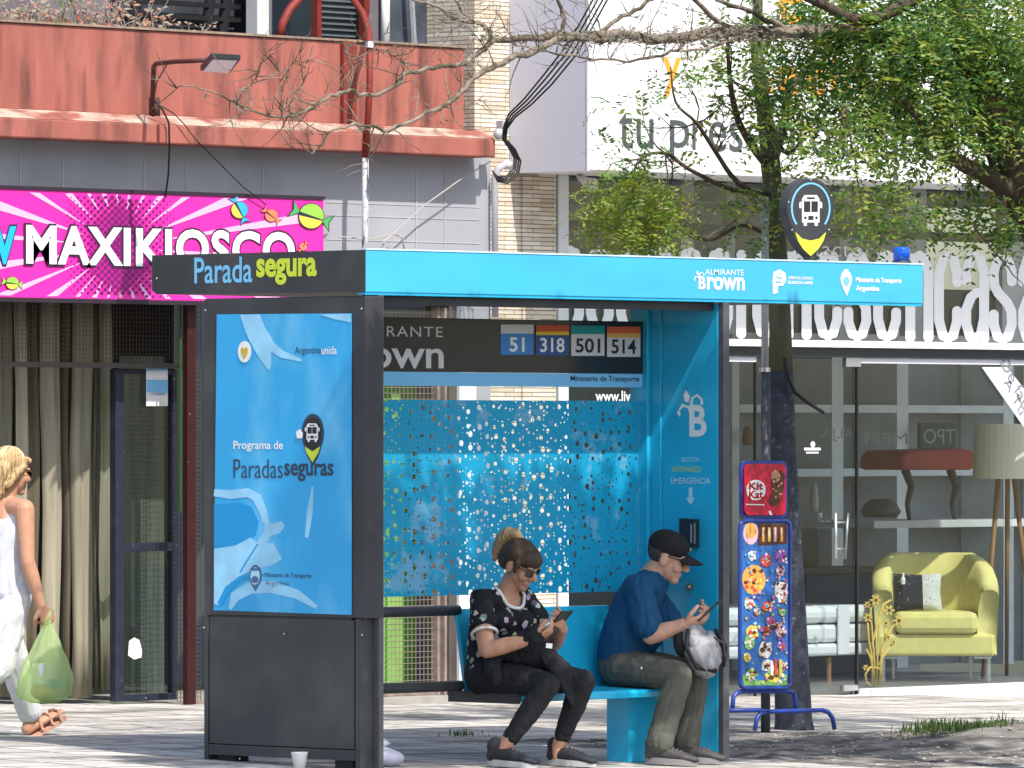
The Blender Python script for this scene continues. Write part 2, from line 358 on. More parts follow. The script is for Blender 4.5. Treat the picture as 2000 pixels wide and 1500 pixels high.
# wire grille above
YG = YW + .30
gw = mat('grille wire', S(120, 104, 92, .5), .6, var=.1)
gr = thing('wire_grille', 'fine wire mesh grille across the top of the kiosk opening', 'grille', (px(170, YG), YG, 2.2))
z0g, z1g = pz(170, 708, YG), 2.55; x0g, x1g = px(-30, YG), px(362, YG)
def grille(b, x0, x1, z0, z1, y, st, w):
    nx = int((x1 - x0) / st); nzz = int((z1 - z0) / st)
    for i in range(nx + 1): x = x0 + i * st; b.box(x - w / 2, x + w / 2, y, y + w, z0, z1)
    for i in range(nzz + 1): z = z0 + i * st; b.box(x0, x1, y - w, y - .0003, z - w / 2, z + w / 2)
part('mesh', gw, gr, lambda b: grille(b, x0g, x1g, z0g, z1g, YG, .026, .0022))
part('bottom_bar', mat('grille bar', S(110, 100, 95, .5), .6), gr, lambda b: b.box(x0g, x1g, YG - .02, YG + .02, z0g - .03, z0g - .002))
# glazed door
YD = YW + .32
navy = mat('navy door frame', (.02, .023, .04), .45, var=.3, vs=14, col2=(.3, .3, .33), c2s=40, c2t=(.68, .74))
dr = thing('glazed_door', 'dark framed glass kiosk door with a blue notice stuck on it', 'door', (px(285, YD), YD, .1))
dx0, dx1 = px(226, YD), px(346, YD); dzt = z0g - .035; dzb = .115
part('frame', navy, dr, lambda b: (b.box(dx0, px(243, YD), YD, YD + .05, dzb, dzt), b.box(px(338, YD), dx1, YD, YD + .05, dzb, dzt), b.box(px(243, YD) + .001, px(338, YD) - .001, YD + .002, YD + .048, dzb, pz(285, 1355, YD)), b.box(px(243, YD) + .001, px(338, YD) - .001, YD + .002, YD + .048, pz(285, 1077, YD), pz(285, 1060, YD)), b.box(px(243, YD) + .001, px(338, YD) - .001, YD + .002, YD + .048, dzt - .03, dzt)), bevel=.003)
gk = glass_mat('door glass', (.72, .78, .74), 1)
part('glass_pane', gk, dr, lambda b: (b.box(px(243, YD) + .002, px(338, YD) - .002, YD + .02, YD + .026, pz(285, 1355, YD), pz(285, 1077, YD)), b.box(px(243, YD) + .002, px(338, YD) - .002, YD + .02, YD + .026, pz(285, 1060, YD), dzt - .03)))
part('smudge', mat('paper smear', (.75, .75, .72), .8), dr, lambda b: b.poly(('Y', YD + .018), [(250, 1280), (252, 1252), (262, 1245), (272, 1250), (277, 1270), (276, 1284), (262, 1288)]))
nt = tag(part('notice', [M['white'], M['skyblue'], M['navytext']], None, lambda b: (b.poly(('Y', YD - .001), [(285, 710), (327, 710), (327, 793), (285, 793)], .002), setattr(b, 'k', 1), b.poly(('Y', YD - .001), [(286, 711), (326, 711), (326, 724), (286, 724)], .004), b.poly(('Y', YD - .001), [(286, 742), (326, 742), (326, 768), (286, 766)], .004), setattr(b, 'k', 2), text(b, 'LOTERIA', ('Y', YD - .001), 291, 768, 322, 772, .006))), 'small blue and white paper notice stuck on the kiosk door glass', 'notice')
# sheet behind the door, its grey standing in for reflections in the glass
part('door_backing', mat('grey green sheet', (.11, .125, .11), .7, var=.4, vs=4, stretch=(5, 1, .4)), cur, lambda b: (b.box(px(244, YO + .06), px(330, YO + .06), YO + .1, YO + .11, .14, 2.1)))
# red gate post, mesh panels on both sides
rp = thing('gate_post', 'dark red steel post with chipped paint beside the totem panel', 'post', (px(377, YW), YW + .05, .1))
part('shaft', mat('dark red paint', S(84, 24, 24, .4), .5, var=.3, vs=14, col2=(.5, .38, .36), c2s=26, c2t=(.7, .74), c2stretch=(1, 1, .4)), rp, lambda b: b.box(px(371, YW), px(388, YW), YW + .02, YW + .06, .1, 2.40), bevel=.004)
part('green_strip', mat('green paint', S(90, 150, 50, .3), .6), rp, lambda b: b.box(px(366, YW), px(366, YW) + .012, YW + .061, YW + .07, 1.2, 2.40))
part('side_mesh', gw, kb, lambda b: grille(b, px(347, YW + .14), px(392, YW + .14), .11, 2.38, YW + .14, .026, .0028))
mg = thing('mesh_gate', 'pale wire mesh gate before a green panel, seen under the shelter', 'gate', (px(800, YW), YW + .06, .1))
part('mesh', mat('pale wire', S(205, 185, 175, .6), .6), mg, lambda b: grille(b, px(400, YW + .08), px(868, YW + .08), .12, 2.38, YW + .08, .034, .0022))
part('frame', mat('rusty pink frame', S(190, 168, 160, .5), .7, var=.3, vs=20), mg, lambda b: (b.box(px(866, YW), px(872, YW), YW + .05, YW + .10, .1, 2.4), b.box(px(873, YW), px(878, YW), YW + .02, YW + .07, .1, 2.4), b.box(px(390, YW), px(866, YW), YW + .06, YW + .1, .1, .118)))
part('green_panel', [mat('green board', S(120, 185, 80, .9), .6, var=.2), mat('light green board', S(170, 225, 120, .6), .6, var=.15)], mg, lambda b: (b.box(px(700, YW + .4), px(812, YW + .4), YW + .4, YW + .42, .12, 2.3), setattr(b, 'k', 1), b.box(px(757, YW + .38), px(786, YW + .38), YW + .38, YW + .396, .12, .85), b.box(px(765, YW + .38), px(782, YW + .38), YW + .38, YW + .396, .95, 1.9)))
part('jamb', mat('brown jamb', S(120, 110, 104, .45), .7, var=.2), kb, lambda b: b.box(px(879, YW), px(893, YW) - .001, YW + .01, YW + .2, -.05, zsb - .002))
# pale render patch on the pier and its lower box
part('pier_patch', M['whitewall'], kb, lambda b: b.box(px(896, YW), px(929, YW), YW - .006, YW - .001, .12, 2.3))
part('meter_box', M['whitewall'], kb, lambda b: b.box(px(925, YW), px(952, YW), YW - .10, YW - .007, .10, .26), bevel=.004)

# ---- kiosk sign
YS = YW - .07
pl = ('Y', YS)
mag = mat('magenta print', (.78, .026, .36), .4, .4, var=.05)
sg = thing('shop_sign', 'wide magenta kiosk sign with sunburst rays, candy drawings and white lettering', 'sign', (px(316, YS), YS, zsb))
def sq(u, v):                                                # photo box of the sign leans a little: follow its edges
    return (u, v)
zs0, zs1 = pz(200, 584, YS), pz(300, 379, YS)
part('board', mag, sg, lambda b: b.box(px(-240, YS), px(632, YS), YS, YW - .002, zs0, zs1))
part('frame', mat('sign frame', (.03, .02, .03), .5), sg, lambda b: (b.box(px(-240, YS), px(634, YS), YS - .008, YW - .003, zs1 + .001, zs1 + .02), b.box(px(-240, YS), px(634, YS), YS - .004, YW - .003, zs0 - .025, zs0 - .001)))
def vtop(u): return 376 + (u - 300) * .029 + 8
def vbot(u): return 580 + (u - 200) * .020
def clipray(cu, cv, a, w, b, off):
    # a wedge from the burst centre to the sign edge
    d0 = 70
    def at(ang, d): return (cu + d * math.cos(ang), cv + d * math.sin(ang))
    def reach(ang):
        best = 900
        for d in range(int(d0), 900, 3):
            p = at(ang, d)
            if p[0] < -230 or p[0] > 629 or p[1] < vtop(p[0]) or p[1] > vbot(p[0]): best = d; break
        return best
    d1, d2 = reach(a - w), reach(a + w)
    if d1 <= d0 + 6 or d2 <= d0 + 6: return
    b.poly(pl, [at(a, d0), at(a - w, d1), at(a + w, d2)], off)
def sign_art(b):
    b.k = 0
    for i in range(26):
        clipray(232, 482, R(i * 360 / 26 + 5), R(1.5 if i % 2 else 2.2), b, .0015)
    b.k = 1
    for j in range(-15, 16):
        for i in range(-16, 17):
            u = 232 + i * 13.4 + (6.7 if j % 2 else 0); v = 482 + j * 6.9
            if v < vtop(u) + 3 or v > vbot(u) - 3: continue
            d = math.hypot((u - 232) / 118, (v - 482) / 330); r = 4.9 * (1 - d) + .6
            if d < 1 and r > .9: b.disc(pl, u, v, r, None, .003, 6)
    b.k = 2; b.poly(pl, [(175, 445), (232, 400), (285, 450), (292, 525), (235, 568), (175, 530)], .0022)
part('sunburst', [mat('pink ray', (.85, .42, .72), .4, var=.02), mat('purple dot', (.16, .008, .12), .4, var=.02), mat('deep magenta', (.45, .012, .24), .4, var=.05)], sg, sign_art)
def kio(b, off, bold):
    text(b, 'MAXIKIOSCO', pl, 49, 447, 572, 528, off, bold)
part('lettering', M['white'], sg, lambda b: text(b, 'MAXIKIOSCO', pl, 49, 446, 574, 522, .009, .034, 1.08))
part('lettering_outline', mat('outline ink', (.05, .012, .05), .5), sg, lambda b: text(b, 'MAXIKIOSCO', pl, 45, 442, 578, 527, .0055, .058, 1.08))
part('side_word', [mat('cyan letter', (.02, .42, .75), .4), mat('navy outline', (.02, .03, .1), .4)], sg, lambda b: (text(b, 'W', pl, -48, 441, 30, 516, .009, .04), setattr(b, 'k', 1), text(b, 'W', pl, -52, 437, 34, 520, .0055, .07)))
CM = [mat('candy lime', (.3, .62, .08), .4), mat('candy yellow', (.8, .6, .08), .4), mat('candy cyan', (.05, .4, .7), .4), mat('candy outline', (.03, .03, .05), .4), mat('candy orange', (.8, .22, .1), .4), mat('candy green', (.08, .4, .12), .4)]
def candy(b, u, v, r, c1, c2, cw, ang):
    ca, sa = math.cos(R(ang)), math.sin(R(ang))
    def q(x, y): return (u + r * (x * ca - y * sa), v + r * (x * sa + y * ca))
    for sgn in (-1, 1):
        b.k = 3; b.poly(pl, [q(sgn * .8, 0), q(sgn * 1.85, -.75), q(sgn * 1.6, 0), q(sgn * 1.85, .75)][::sgn], .0045)
        b.k = cw; b.poly(pl, [q(sgn * .9, 0), q(sgn * 1.7, -.6), q(sgn * 1.5, 0), q(sgn * 1.7, .6)][::sgn], .0065)
    b.k = 3; b.disc(pl, u, v, r * 1.08, None, .007, 20)
    b.k = c1; b.poly(pl, [q(math.cos(R(a)), math.sin(R(a))) for a in range(-178, -1, 16)], .0085)
    b.k = c2; b.poly(pl, [q(math.cos(R(a)), math.sin(R(a))) for a in range(4, 178, 16)], .0085)
for q_ in ((606, 422, 24, 0, 1, 5, 20), (466, 410, 16, 2, 1, 2, 65), (528, 421, 12, 4, 4, 4, 40), (22, 553, 12, 0, 1, 0, 10), (590, 482, 7, 4, 4, 4, 130)): part('candy_print', CM, sg, lambda b: candy(b, *q_))

# ---- floodlight on its bracket
YF = YP - .02
fl = thing('floodlight', 'flat floodlight on a rusty bent arm fixed to the red parapet', 'lamp', PY(298, 225, YL + .05))
rust = mat('rusty brown steel', (.09, .03, .025), .7, var=.35, vs=30)
def arm(b):
    q = [PY(298, 226, YL + .1), PY(298, 190, YL + .06), PY(300, 130, YL), PY(306, 124, YL - .1)] + [PY(u, v, y) for u, v, y in ((345, 120, YL - .35), (372, 119, YL - .5), (402, 117, YL - .6))]
    b.tube(q, .014, 10); b.tube([PY(300, 195, YL + .06), PY(306, 160, YL - .04), PY(325, 128, YL - .22)], .004, 6)
    b.box(px(293, YL + .12), px(303, YL + .12) + .02, YL + .10, YL + .13, pz(298, 228, YL + .12), pz(298, 190, YL + .12))
part('arm', rust, fl, arm, smooth=True)
def fhead(b):
    A, B_, C_, D_ = PY(391, 138, YL - .66), PY(448, 144, YL - .62), PY(470, 117, YL - .86), PY(412, 114, YL - .9)
    b.prism([A, B_, C_, D_], (0, 0, .03))
part('housing', mat('black lamp housing', (.03, .03, .034), .4), fl, fhead, bevel=.004)
def fglass(b):
    A, B_, C_, D_ = [PY(u, v, y) - Vector((0, 0, .0035)) for u, v, y in ((397, 138, YL - .67), (446, 142, YL - .64), (463, 118, YL - .85), (415, 116, YL - .88))]
    b.prism([A, B_, C_, D_], (0, 0, .003))
part('lens', mat('lamp lens', (.85, .85, .85), .3, .5), fl, fglass)
cbl = tag(part('lamp_cable', M['cable'], None, lambda b: (b.tube([PY(u, v, y) for u, v, y in ((302, 195, YL), (318, 215, YL - .02), (330, 240, YL - .03), (331, 290, YL - .03), (329, 340, YW - .06), (323, 385, YS - .02))], .006, 6), b.tube([PY(u, v, y) for u, v, y in ((303, 200, YL), (340, 222, YL - .02), (362, 245, YL - .03), (380, 270, YL - .03), (430, 320, YW - .1), (475, 365, YW - .1), (520, 400, YS - .02))], .0035, 6)), smooth=True), 'two thin black cables drooping from the floodlight down the grey wall', 'cable')
# ---- pipes
pp = thing('vertical_pipe', 'iron pipe painted red above and peeling white below, on the grey wall', 'pipe', PY(714, 490, YL - .04))
part('lower_pipe', M['pipewhite'], pp, lambda b: b.tube([PY(712, 620, YL - .02), PY(714, 308, YL - .02)], .019, 12), smooth=True)
part('upper_pipe', M['piperred'], pp, lambda b: b.tube([PY(714, 308, YL - .02), PY(722, 170, YL - .02), PY(722, 100, YL + .0), PY(720, 60, YL + .2), PY(708, 25, YL + .3), PY(688, -4, YL + .4), PY(670, -20, YL + .5)], .02, 12), smooth=True)
part('clamp', M['steel'], pp, lambda b: b.tube([PY(722, 96, YL - .0), PY(722, 84, YL + .01)], .027, 12))
p2 = tag(part('curved_pipe', M['piperred'], None, lambda b: b.tube([PY(u, v, YP + .35) for u, v in ((546, 75), (552, 45), (566, 18), (590, -8), (620, -22))], .026, 12), smooth=True), 'thick curved red pipe rising behind the red parapet', 'pipe')
YR = 28.9
p3 = thing('grey_downpipe', 'grey plastic downpipe between the grey wall and the stone column', 'pipe', PY(966, 500, YW - .05))
part('pipe', mat('pvc grey', (.38, .38, .42), .5, var=.1), p3, lambda b: b.tube([PY(967, 620, YW - .04), PY(966, 350, YW - .04), PY(972, 330, YW - .05), PY(985, 322, YW - .06)], .021, 12), smooth=True)
part('elbow', mat('pvc pale', (.5, .5, .52), .5), p3, lambda b: b.tube([PY(985, 322, YW - .06), PY(996, 322, YW - .05)], .026, 12), smooth=True)
cb2 = tag(part('guy_wire', mat('pale wire rope', (.4, .36, .32), .6), None, lambda b: (b.tube([PY(u, v, YW - .1) for u, v in ((958, 315), (900, 350), (830, 400), (767, 457), (720, 468), (660, 462))], .004, 6), b.tube([PY(u, v, YW - .06) for u, v in ((742, 490), (752, 470), (768, 457), (785, 463), (791, 492))], .005, 6)), smooth=True), 'thin pale wire slanting down across the grey wall', 'wire')

# ---- rooftop and building behind the parapet
bb = thing('rear_building', 'old grey building with dark barred windows behind the red parapet', 'building', (px(480, 31.6), 31.6, 3.9))
YB = 31.6
part('wall', mat('mauve grey render', S(150, 142, 150, .5), .85, var=.25, vs=1.5), bb, lambda b: (b.box(px(-300, YB), px(215, YB), YB, YB + .3, 2.5, 7), b.box(px(515, YB), px(965, YB), YB, YB + .3, 2.5, 7), b.box(px(215, YB), px(515, YB), YB, YB + .3, 4.75, 7)))
part('window', mat('dark glazing', (.06, .065, .085), .25, .5, var=.5, vs=4), bb, lambda b: b.box(px(216, YB), px(514, YB), YB + .12, YB + .14, 2.5, 4.74))
part('window_bar', mat('black iron', (.015, .015, .017), .5), bb, lambda b: ([b.tube([PY(u + 20, -60, YB + .06), PY(u, 90, YB + .06)], .03, 6) for u in (258, 400, 432)], [b.box(px(216, YB), px(500, YB), YB + .04, YB + .07, pz(350, v, YB), pz(350, v, YB) + .03) for v in (36, 10)]))
part('white_frame', M['whitewall'], bb, lambda b: (b.box(px(498, YB - .1), px(527, YB - .1), YB - .12, YB - .02, 2.5, 7), b.box(px(556, YB - .3), px(604, YB - .3), YB - .34, YB - .3, 2.5, 7)))
part('dark_door', M['dark'], bb, lambda b: b.box(px(527, YB - .1), px(552, YB - .1), YB - .06, YB - .02, 2.5, 7))
part('rear_window', mat('dark glazing blue', (.07, .08, .10), .3, .5, var=.5, vs=5), bb, lambda b: b.box(px(760, YB - .1), px(925, YB - .1), YB - .08, YB - .02, 2.5, 6))
part('glazing_bar', M['grey'], bb, lambda b: [b.tube([PY(u, 110, YB - .16), PY(u + d, -60, YB - .16)], .02, 6) for u, d in ((850, 0), (862, 40), (810, -10))])
ac = thing('condenser_box', 'dark louvred machine box with red uprights standing behind the parapet', 'machine', (px(668, 30), 30, 3.9))
part('casing', mat('dark teal metal', (.045, .06, .07), .5, var=.2), ac, lambda b: b.box(px(622, 30), px(712, 30), 30, 30.4, 3.2, 5.4))
part('louvre', mat('louvre edge', (.11, .13, .14), .5), ac, lambda b: [b.box(px(624, 30), px(710, 30), 29.985, 29.999, z, z + .012) for z in [3.6 + .035 * i for i in range(45)]])
part('upright', M['piperred'], ac, lambda b: (b.box(px(620, 29.9), px(628, 29.9), 29.9, 29.95, 3.2, 5.4), b.box(px(712, 29.9), px(722, 29.9), 29.9, 29.95, 3.2, 5.4)))
wp = tag(part('roof_post', M['whitewall'], None, lambda b: (b.tube([PY(753, 130, 29.8), PY(753, -60, 29.8)], .028, 10)), smooth=True), 'thin white post standing behind the red parapet', 'post')
mb = MB(); rs = random.Random(5)
def dry(b, x, y, z, h, k, n=5):
    for i in range(n):
        d = Vector((rs.gauss(0, .45), rs.gauss(0, .3), 1)).normalized(); p = Vector((x, y, z)); pts = [p.copy()]
        for j in range(5): d = (d + Vector((rs.gauss(0, .25), rs.gauss(0, .2), rs.gauss(.05, .15)))).normalized(); p = p + d * h / 5; pts.append(p.copy())
        b.k = k; b.tube(pts, [.006, .005, .004, .003, .002, .001], 5)
        for j in range(10):
            q = pts[rs.randint(2, 5)] + Vector((rs.gauss(0, .04), rs.gauss(0, .04), rs.gauss(0, .03))); a = Vector((rs.gauss(0, 1), rs.gauss(0, 1), rs.gauss(0, 1))).normalized() * rs.uniform(.012, .03); c = a.orthogonal() * .35
            b.k = rs.choice((1, 2, 2, 3)) if k == 0 else k; b.add([q - a, q + c, q + a, q - c], [(0, 1, 2, 3)])
for i, (u, label, h, n) in enumerate(((20, 'low green weeds growing along the parapet top at far left', .22, 26), (95, 'dry brown weeds on the parapet beside the green ones', .35, 16), (185, 'tangled dry reddish bush on the parapet top', .4, 18), (262, 'leafless pale twigs standing on the parapet before the barred window', .42, 8), (310, 'small rust coloured dried flower bush on the parapet', .2, 18))):
    b = MB(); x = px(u, YP + .4); 
    for j in range(n): dry(b, x + rs.gauss(0, .13), YP + .4 + rs.gauss(0, .06), zp - .08, h * rs.uniform(.5, 1.1), 0, 2)
    mats = [mat('dry twig', (.33, .27, .24), .8), leaf_mat('weed green', (.13, .18, .05)) if i in (0, 1) else mat('dry leaf', (.3, .16, .1), .8), mat('pale straw', (.24, .2, .15), .8), mat('rust leaf', (.3, .1, .06), .8)]
    tag(b.build('roof_weeds', mats), label, 'plant', 'weeds along the parapet')
# ================================================================ STONE COLUMN
def stone_mat():
    m = bpy.data.materials.new('ledge stone'); m.use_nodes = True
    n, l = m.node_tree.nodes, m.node_tree.links; b = n['Principled BSDF']; b.inputs['Roughness'].default_value = .85
    tc = n.new('ShaderNodeTexCoord'); sp = n.new('ShaderNodeSeparateXYZ'); l.new(tc.outputs['Object'], sp.inputs[0])
    ad = n.new('ShaderNodeMath'); l.new(sp.outputs[0], ad.inputs[0]); l.new(sp.outputs[1], ad.inputs[1])
    cb = n.new('ShaderNodeCombineXYZ'); l.new(ad.outputs[0], cb.inputs[0]); l.new(sp.outputs[2], cb.inputs[1])
    def brick(w, h, c1, c2, mo, off):
        t = n.new('ShaderNodeTexBrick'); t.offset = off; t.inputs['Scale'].default_value = 1; t.inputs['Brick Width'].default_value = w; t.inputs['Row Height'].default_value = h
        t.inputs['Mortar Size'].default_value = .0025; t.inputs['Color1'].default_value = (*c1, 1); t.inputs['Color2'].default_value = (*c2, 1); t.inputs['Mortar'].default_value = (*mo, 1); t.inputs['Bias'].default_value = -.25
        l.new(cb.outputs[0], t.inputs['Vector']); return t
    t1 = brick(.21, .026, S(250, 240, 225, .85), S(222, 200, 172, .75), S(160, 136, 112, .6), .37)
    t2 = brick(.34, .052, (1, 1, 1), (.62, .55, .48), (1, 1, 1), .61); t2.inputs['Mortar Size'].default_value = 0
    t3 = brick(.17, .013, (1, 1, 1), (.80, .74, .68), (1, 1, 1), .23); t3.inputs['Mortar Size'].default_value = 0; t3.inputs['Bias'].default_value = -.4
    mx = n.new('ShaderNodeMix'); mx.data_type = 'RGBA'; mx.blend_type = 'MULTIPLY'; mx.inputs[0].default_value = .65
    l.new(t1.outputs[0], mx.inputs[6]); l.new(t2.outputs[0], mx.inputs[7])
    my = n.new('ShaderNodeMix'); my.data_type = 'RGBA'; my.blend_type = 'MULTIPLY'; my.inputs[0].default_value = .8
    l.new(mx.outputs[2], my.inputs[6]); l.new(t3.outputs[0], my.inputs[7]); l.new(my.outputs[2], b.inputs['Base Color'])
    bp = n.new('ShaderNodeBump'); bp.inputs['Strength'].default_value = .6; bp.inputs['Distance'].default_value = .02; l.new(t1.outputs[1], bp.inputs['Height']); bp.invert = True
    l.new(bp.outputs[0], b.inputs['Normal']); return m
YC = 28.98
YSF = 29.0                                                     # shop front glass
col = thing('stone_column', 'column clad in thin cream and brown ledge stone between the two shops', 'column', (px(1030, YC), YC + .2, 0))
stm = stone_mat()
part('shaft', stm, col, lambda b: b.box(px(927, YC), px(1086, YC), YC, YC + .4, -.1, 6.5))
part('stone_strip', stm, col, lambda b: b.box(px(1018, YC), px(1052, YC), YC - .014, YC - .002, -.05, 3.2))
# ================================================================ FURNITURE SHOP
XB = px(995, YC - .002); YBX = PX(1147, 200, XB).y; zwb = pz(1400, 342, YBX)
XR = px(2250, YBX)
fs = thing('furniture_shop', 'shop with projecting white sign box and wide glazed front', 'building', (px(1500, YSF), YSF, 0))
part('sign_box', M['whiteboard'], fs, lambda b: b.box(XB + .004, XR, YBX + .012, YC - .004, zwb, 6.4))
part('sign_face', M['whiteboard'], fs, lambda b: b.box(XB + .02, XR, YBX, YBX + .0115, zwb + .004, 6.4))
part('sign_return', M['lav'], fs, lambda b: (b.box(XB, XB + .0035, YBX + .006, YC - .004, zwb - .004, 6.4), b.box(XB - .003, XB + .018, YBX - .004, YBX + .005, zwb - .004, 6.4)))
plw = ('Y', YBX)
gk2 = mat('grey green letter', (.07, .08, .08), .5, var=.02); org = mat('orange letter', (.85, .33, .03), .45, var=.02)
for s_, a in (('sign_letter', 0),):
    for s, u0, u1, v0, v1 in (('t', 1208, 1236, 218, 290), ('u', 1243, 1276, 232, 291), ('p', 1308, 1346, 235, 315), ('r', 1352, 1374, 236, 293), ('e', 1384, 1418, 237, 296), ('s', 1424, 1450, 238, 297), ('e', 1458, 1490, 239, 299), ('n', 1516, 1552, 241, 301), ('t', 1556, 1578, 224, 303), ('o', 1584, 1622, 243, 306), ('c', 1640, 1672, 246, 308), ('o', 1716, 1752, 248, 312), ('n', 1762, 1796, 250, 313), ('u', 1806, 1840, 252, 315)):
        part('sign_letter', gk2, fs, lambda b: text(b, s, plw, u0, v0, u1, v1, .003, .002))
    part('sign_letter', gk2, fs, lambda b: text(b, 'l', plw, 1744, 334, 1752, 352, .003, .01))
if True:
    for s, u0, u1, v0, v1 in (('y', 1294, 1330, 112, 190), ('e', 1520, 1568, -40, 48), ('a', 1518, 1562, 128, 182), ('d', 1574, 1610, 112, 186), ('i', 1622, 1634, 112, 188), ('n', 1650, 1690, 134, 190), ('c', 1500, 1512, 150, 182)):
        part('orange_letter', org, fs, lambda b: text(b, s, plw, u0, v0, u1, v1, .003, .012))
xs0 = px(1086, YSF) + .001; XR2 = px(2260, YSF)
part('white_jamb', M['whitewall'], fs, lambda b: b.box(xs0, px(1106, YSF), YSF - .02, YSF + .12, -.1, zwb - .002))
GX0 = px(1106, YSF) + .002
zt1, zt0 = pz(1800, 674, YSF), pz(1800, 681, YSF)
zb1, zb0 = pz(1800, 682, YSF), pz(1800, 700, YSF)
zsill = .03
part('ledge', mat('pale ledge', (.72, .72, .7), .6, var=.12, vs=20), fs, lambda b: b.box(GX0, XR2, YSF - .07, YSF + .02, zt0, zt1 + .02))
part('dark_beam', mat('dark beam', (.03, .032, .035), .45), fs, lambda b: b.box(GX0, XR2, YSF - .03, YSF + .05, zb0, zb1))
part('top_rail', M['lav'], fs, lambda b: (b.box(GX0, px(1475, YSF), YSF - .01, YSF + .03, zb0 - .035, zb0 - .003), b.box(px(1678, YSF), XR2, YSF - .01, YSF + .03, zb0 - .035, zb0 - .003)))
gs = glass_mat('shop glass', (.86, .89, .88), 1.0)
part('transom_glass', gs, fs, lambda b: b.box(GX0, XR2, YSF, YSF + .01, zt1 + .022, zwb - .01))
gd = [px(u, YSF) for u in (1108, 1300, 1475, 1674, 2258)]
part('window_pane', gs, fs, lambda b: (b.box(GX0, gd[2], YSF, YSF + .01, zsill, zb0 - .036), b.box(gd[3] + .012, gd[4], YSF, YSF + .01, zsill, zb0 - .036)))
part('glass_door', gs, fs, lambda b: b.box(gd[2] + .012, gd[3] - .004, YSF + .004, YSF + .014, zsill - .02, zb0 - .012))
part('door_edge', mat('dark seam', (.02, .02, .022), .4), fs, lambda b: (b.box(gd[3] - .0035, gd[3] + .0105, YSF - .004, YSF + .016, zsill - .03, zb0 - .06), b.box(gd[2], gd[2] + .01, YSF - .004, YSF + .016, zsill - .03, zb0 - .004)))
part('door_hinge', M['steel'], fs, lambda b: b.box(px(1650, YSF), px(1679, YSF), YSF - .012, YSF + .02, zb0 - .058, zb0 - .002))
part('door_hinge', M['steel'], fs, lambda b: b.box(px(1645, YSF), px(1674, YSF) - .004, YSF - .012, YSF + .02, pz(1660, 1349, YSF), pz(1660, 1338, YSF)))
part('door_handle', M['steel'], fs, lambda b: (b.tube([PY(1632, 1002, YSF - .05), PY(1632, 1092, YSF - .05)], .011, 10), b.tube([PY(1656, 1002, YSF + .05), PY(1650, 1092, YSF + .05)], .011, 10), b.tube([PY(1633, 1020, YSF - .05), PY(1650, 1020, YSF + .05)], .007, 8), b.tube([PY(1633, 1072, YSF - .05), PY(1650, 1072, YSF + .05)], .007, 8)), smooth=True)
part('sill', mat('white sill', (.74, .74, .73), .6, var=.1, vs=12), fs, lambda b: (b.box(px(1676, YSF), XR2, YSF - .12, YSF + .05, -.2, zsill), b.box(GX0, px(1676, YSF) - .001, YSF - .10, YSF + .05, -.2, zsill - .035)))
part('floor', mat('shop floor', (.16, .16, .165), .35, var=.15), fs, lambda b: b.box(GX0, XR2, YSF + .06, YSF + 5, -.2, zsill - .004))
part('back_wall', mat('grey shop wall', (.40, .43, .46), .7, var=.08, vs=1.5), fs, lambda b: b.box(GX0 - .5, XR2 + 3, YSF + 4.6, YSF + 4.7, -.1, 3.4))
part('ceiling', mat('shop ceiling', (.10, .10, .105), .8), fs, lambda b: b.box(GX0 - .5, XR2 + 3, YSF + .06, YSF + 4.6, 3.32, 3.4))
part('bulkhead', mat('dark bulkhead', (.075, .075, .075), .8), fs, lambda b: (b.box(GX0, XR2 + 1, YSF + 1.2, YSF + 1.5, 2.95, 3.0), b.box(px(1700, 30.3), XR2 + 1, YSF + 1.3, YSF + 1.5, 2.35, 2.62), b.box(GX0 + .02, px(1480, 29.3), YSF + .25, YSF + .3, pz(1200, 402, 29.3), pz(1200, 392, 29.3))))
part('inner_pillar', mat('pale pillar', (.58, .6, .62), .7), fs, lambda b: (b.box(px(1330, 30.3), px(1356, 30.3), YSF + 1.3, YSF + 1.34, 2.3, 3.3), b.box(px(1640, 30.3), px(1664, 30.3), YSF + 1.3, YSF + 1.34, 2.3, 3.3), b.box(px(1752, 30.3), px(1792, 30.3), YSF + 1.22, YSF + 1.28, 2.3, 3.3), b.box(px(1940, 30.3), px(1990, 30.3), YSF + 1.22, YSF + 1.28, 2.3, 3.3), b.box(px(1420, 30.3), px(1436, 30.3), YSF + 1.3, YSF + 1.34, 2.3, 3.3)))
part('side_wall', mat('grey side wall', (.25, .26, .27), .8), fs, lambda b: (b.box(GX0 - .55, GX0 - .5, YSF + .06, YSF + 4.6, -.1, 3.4),))
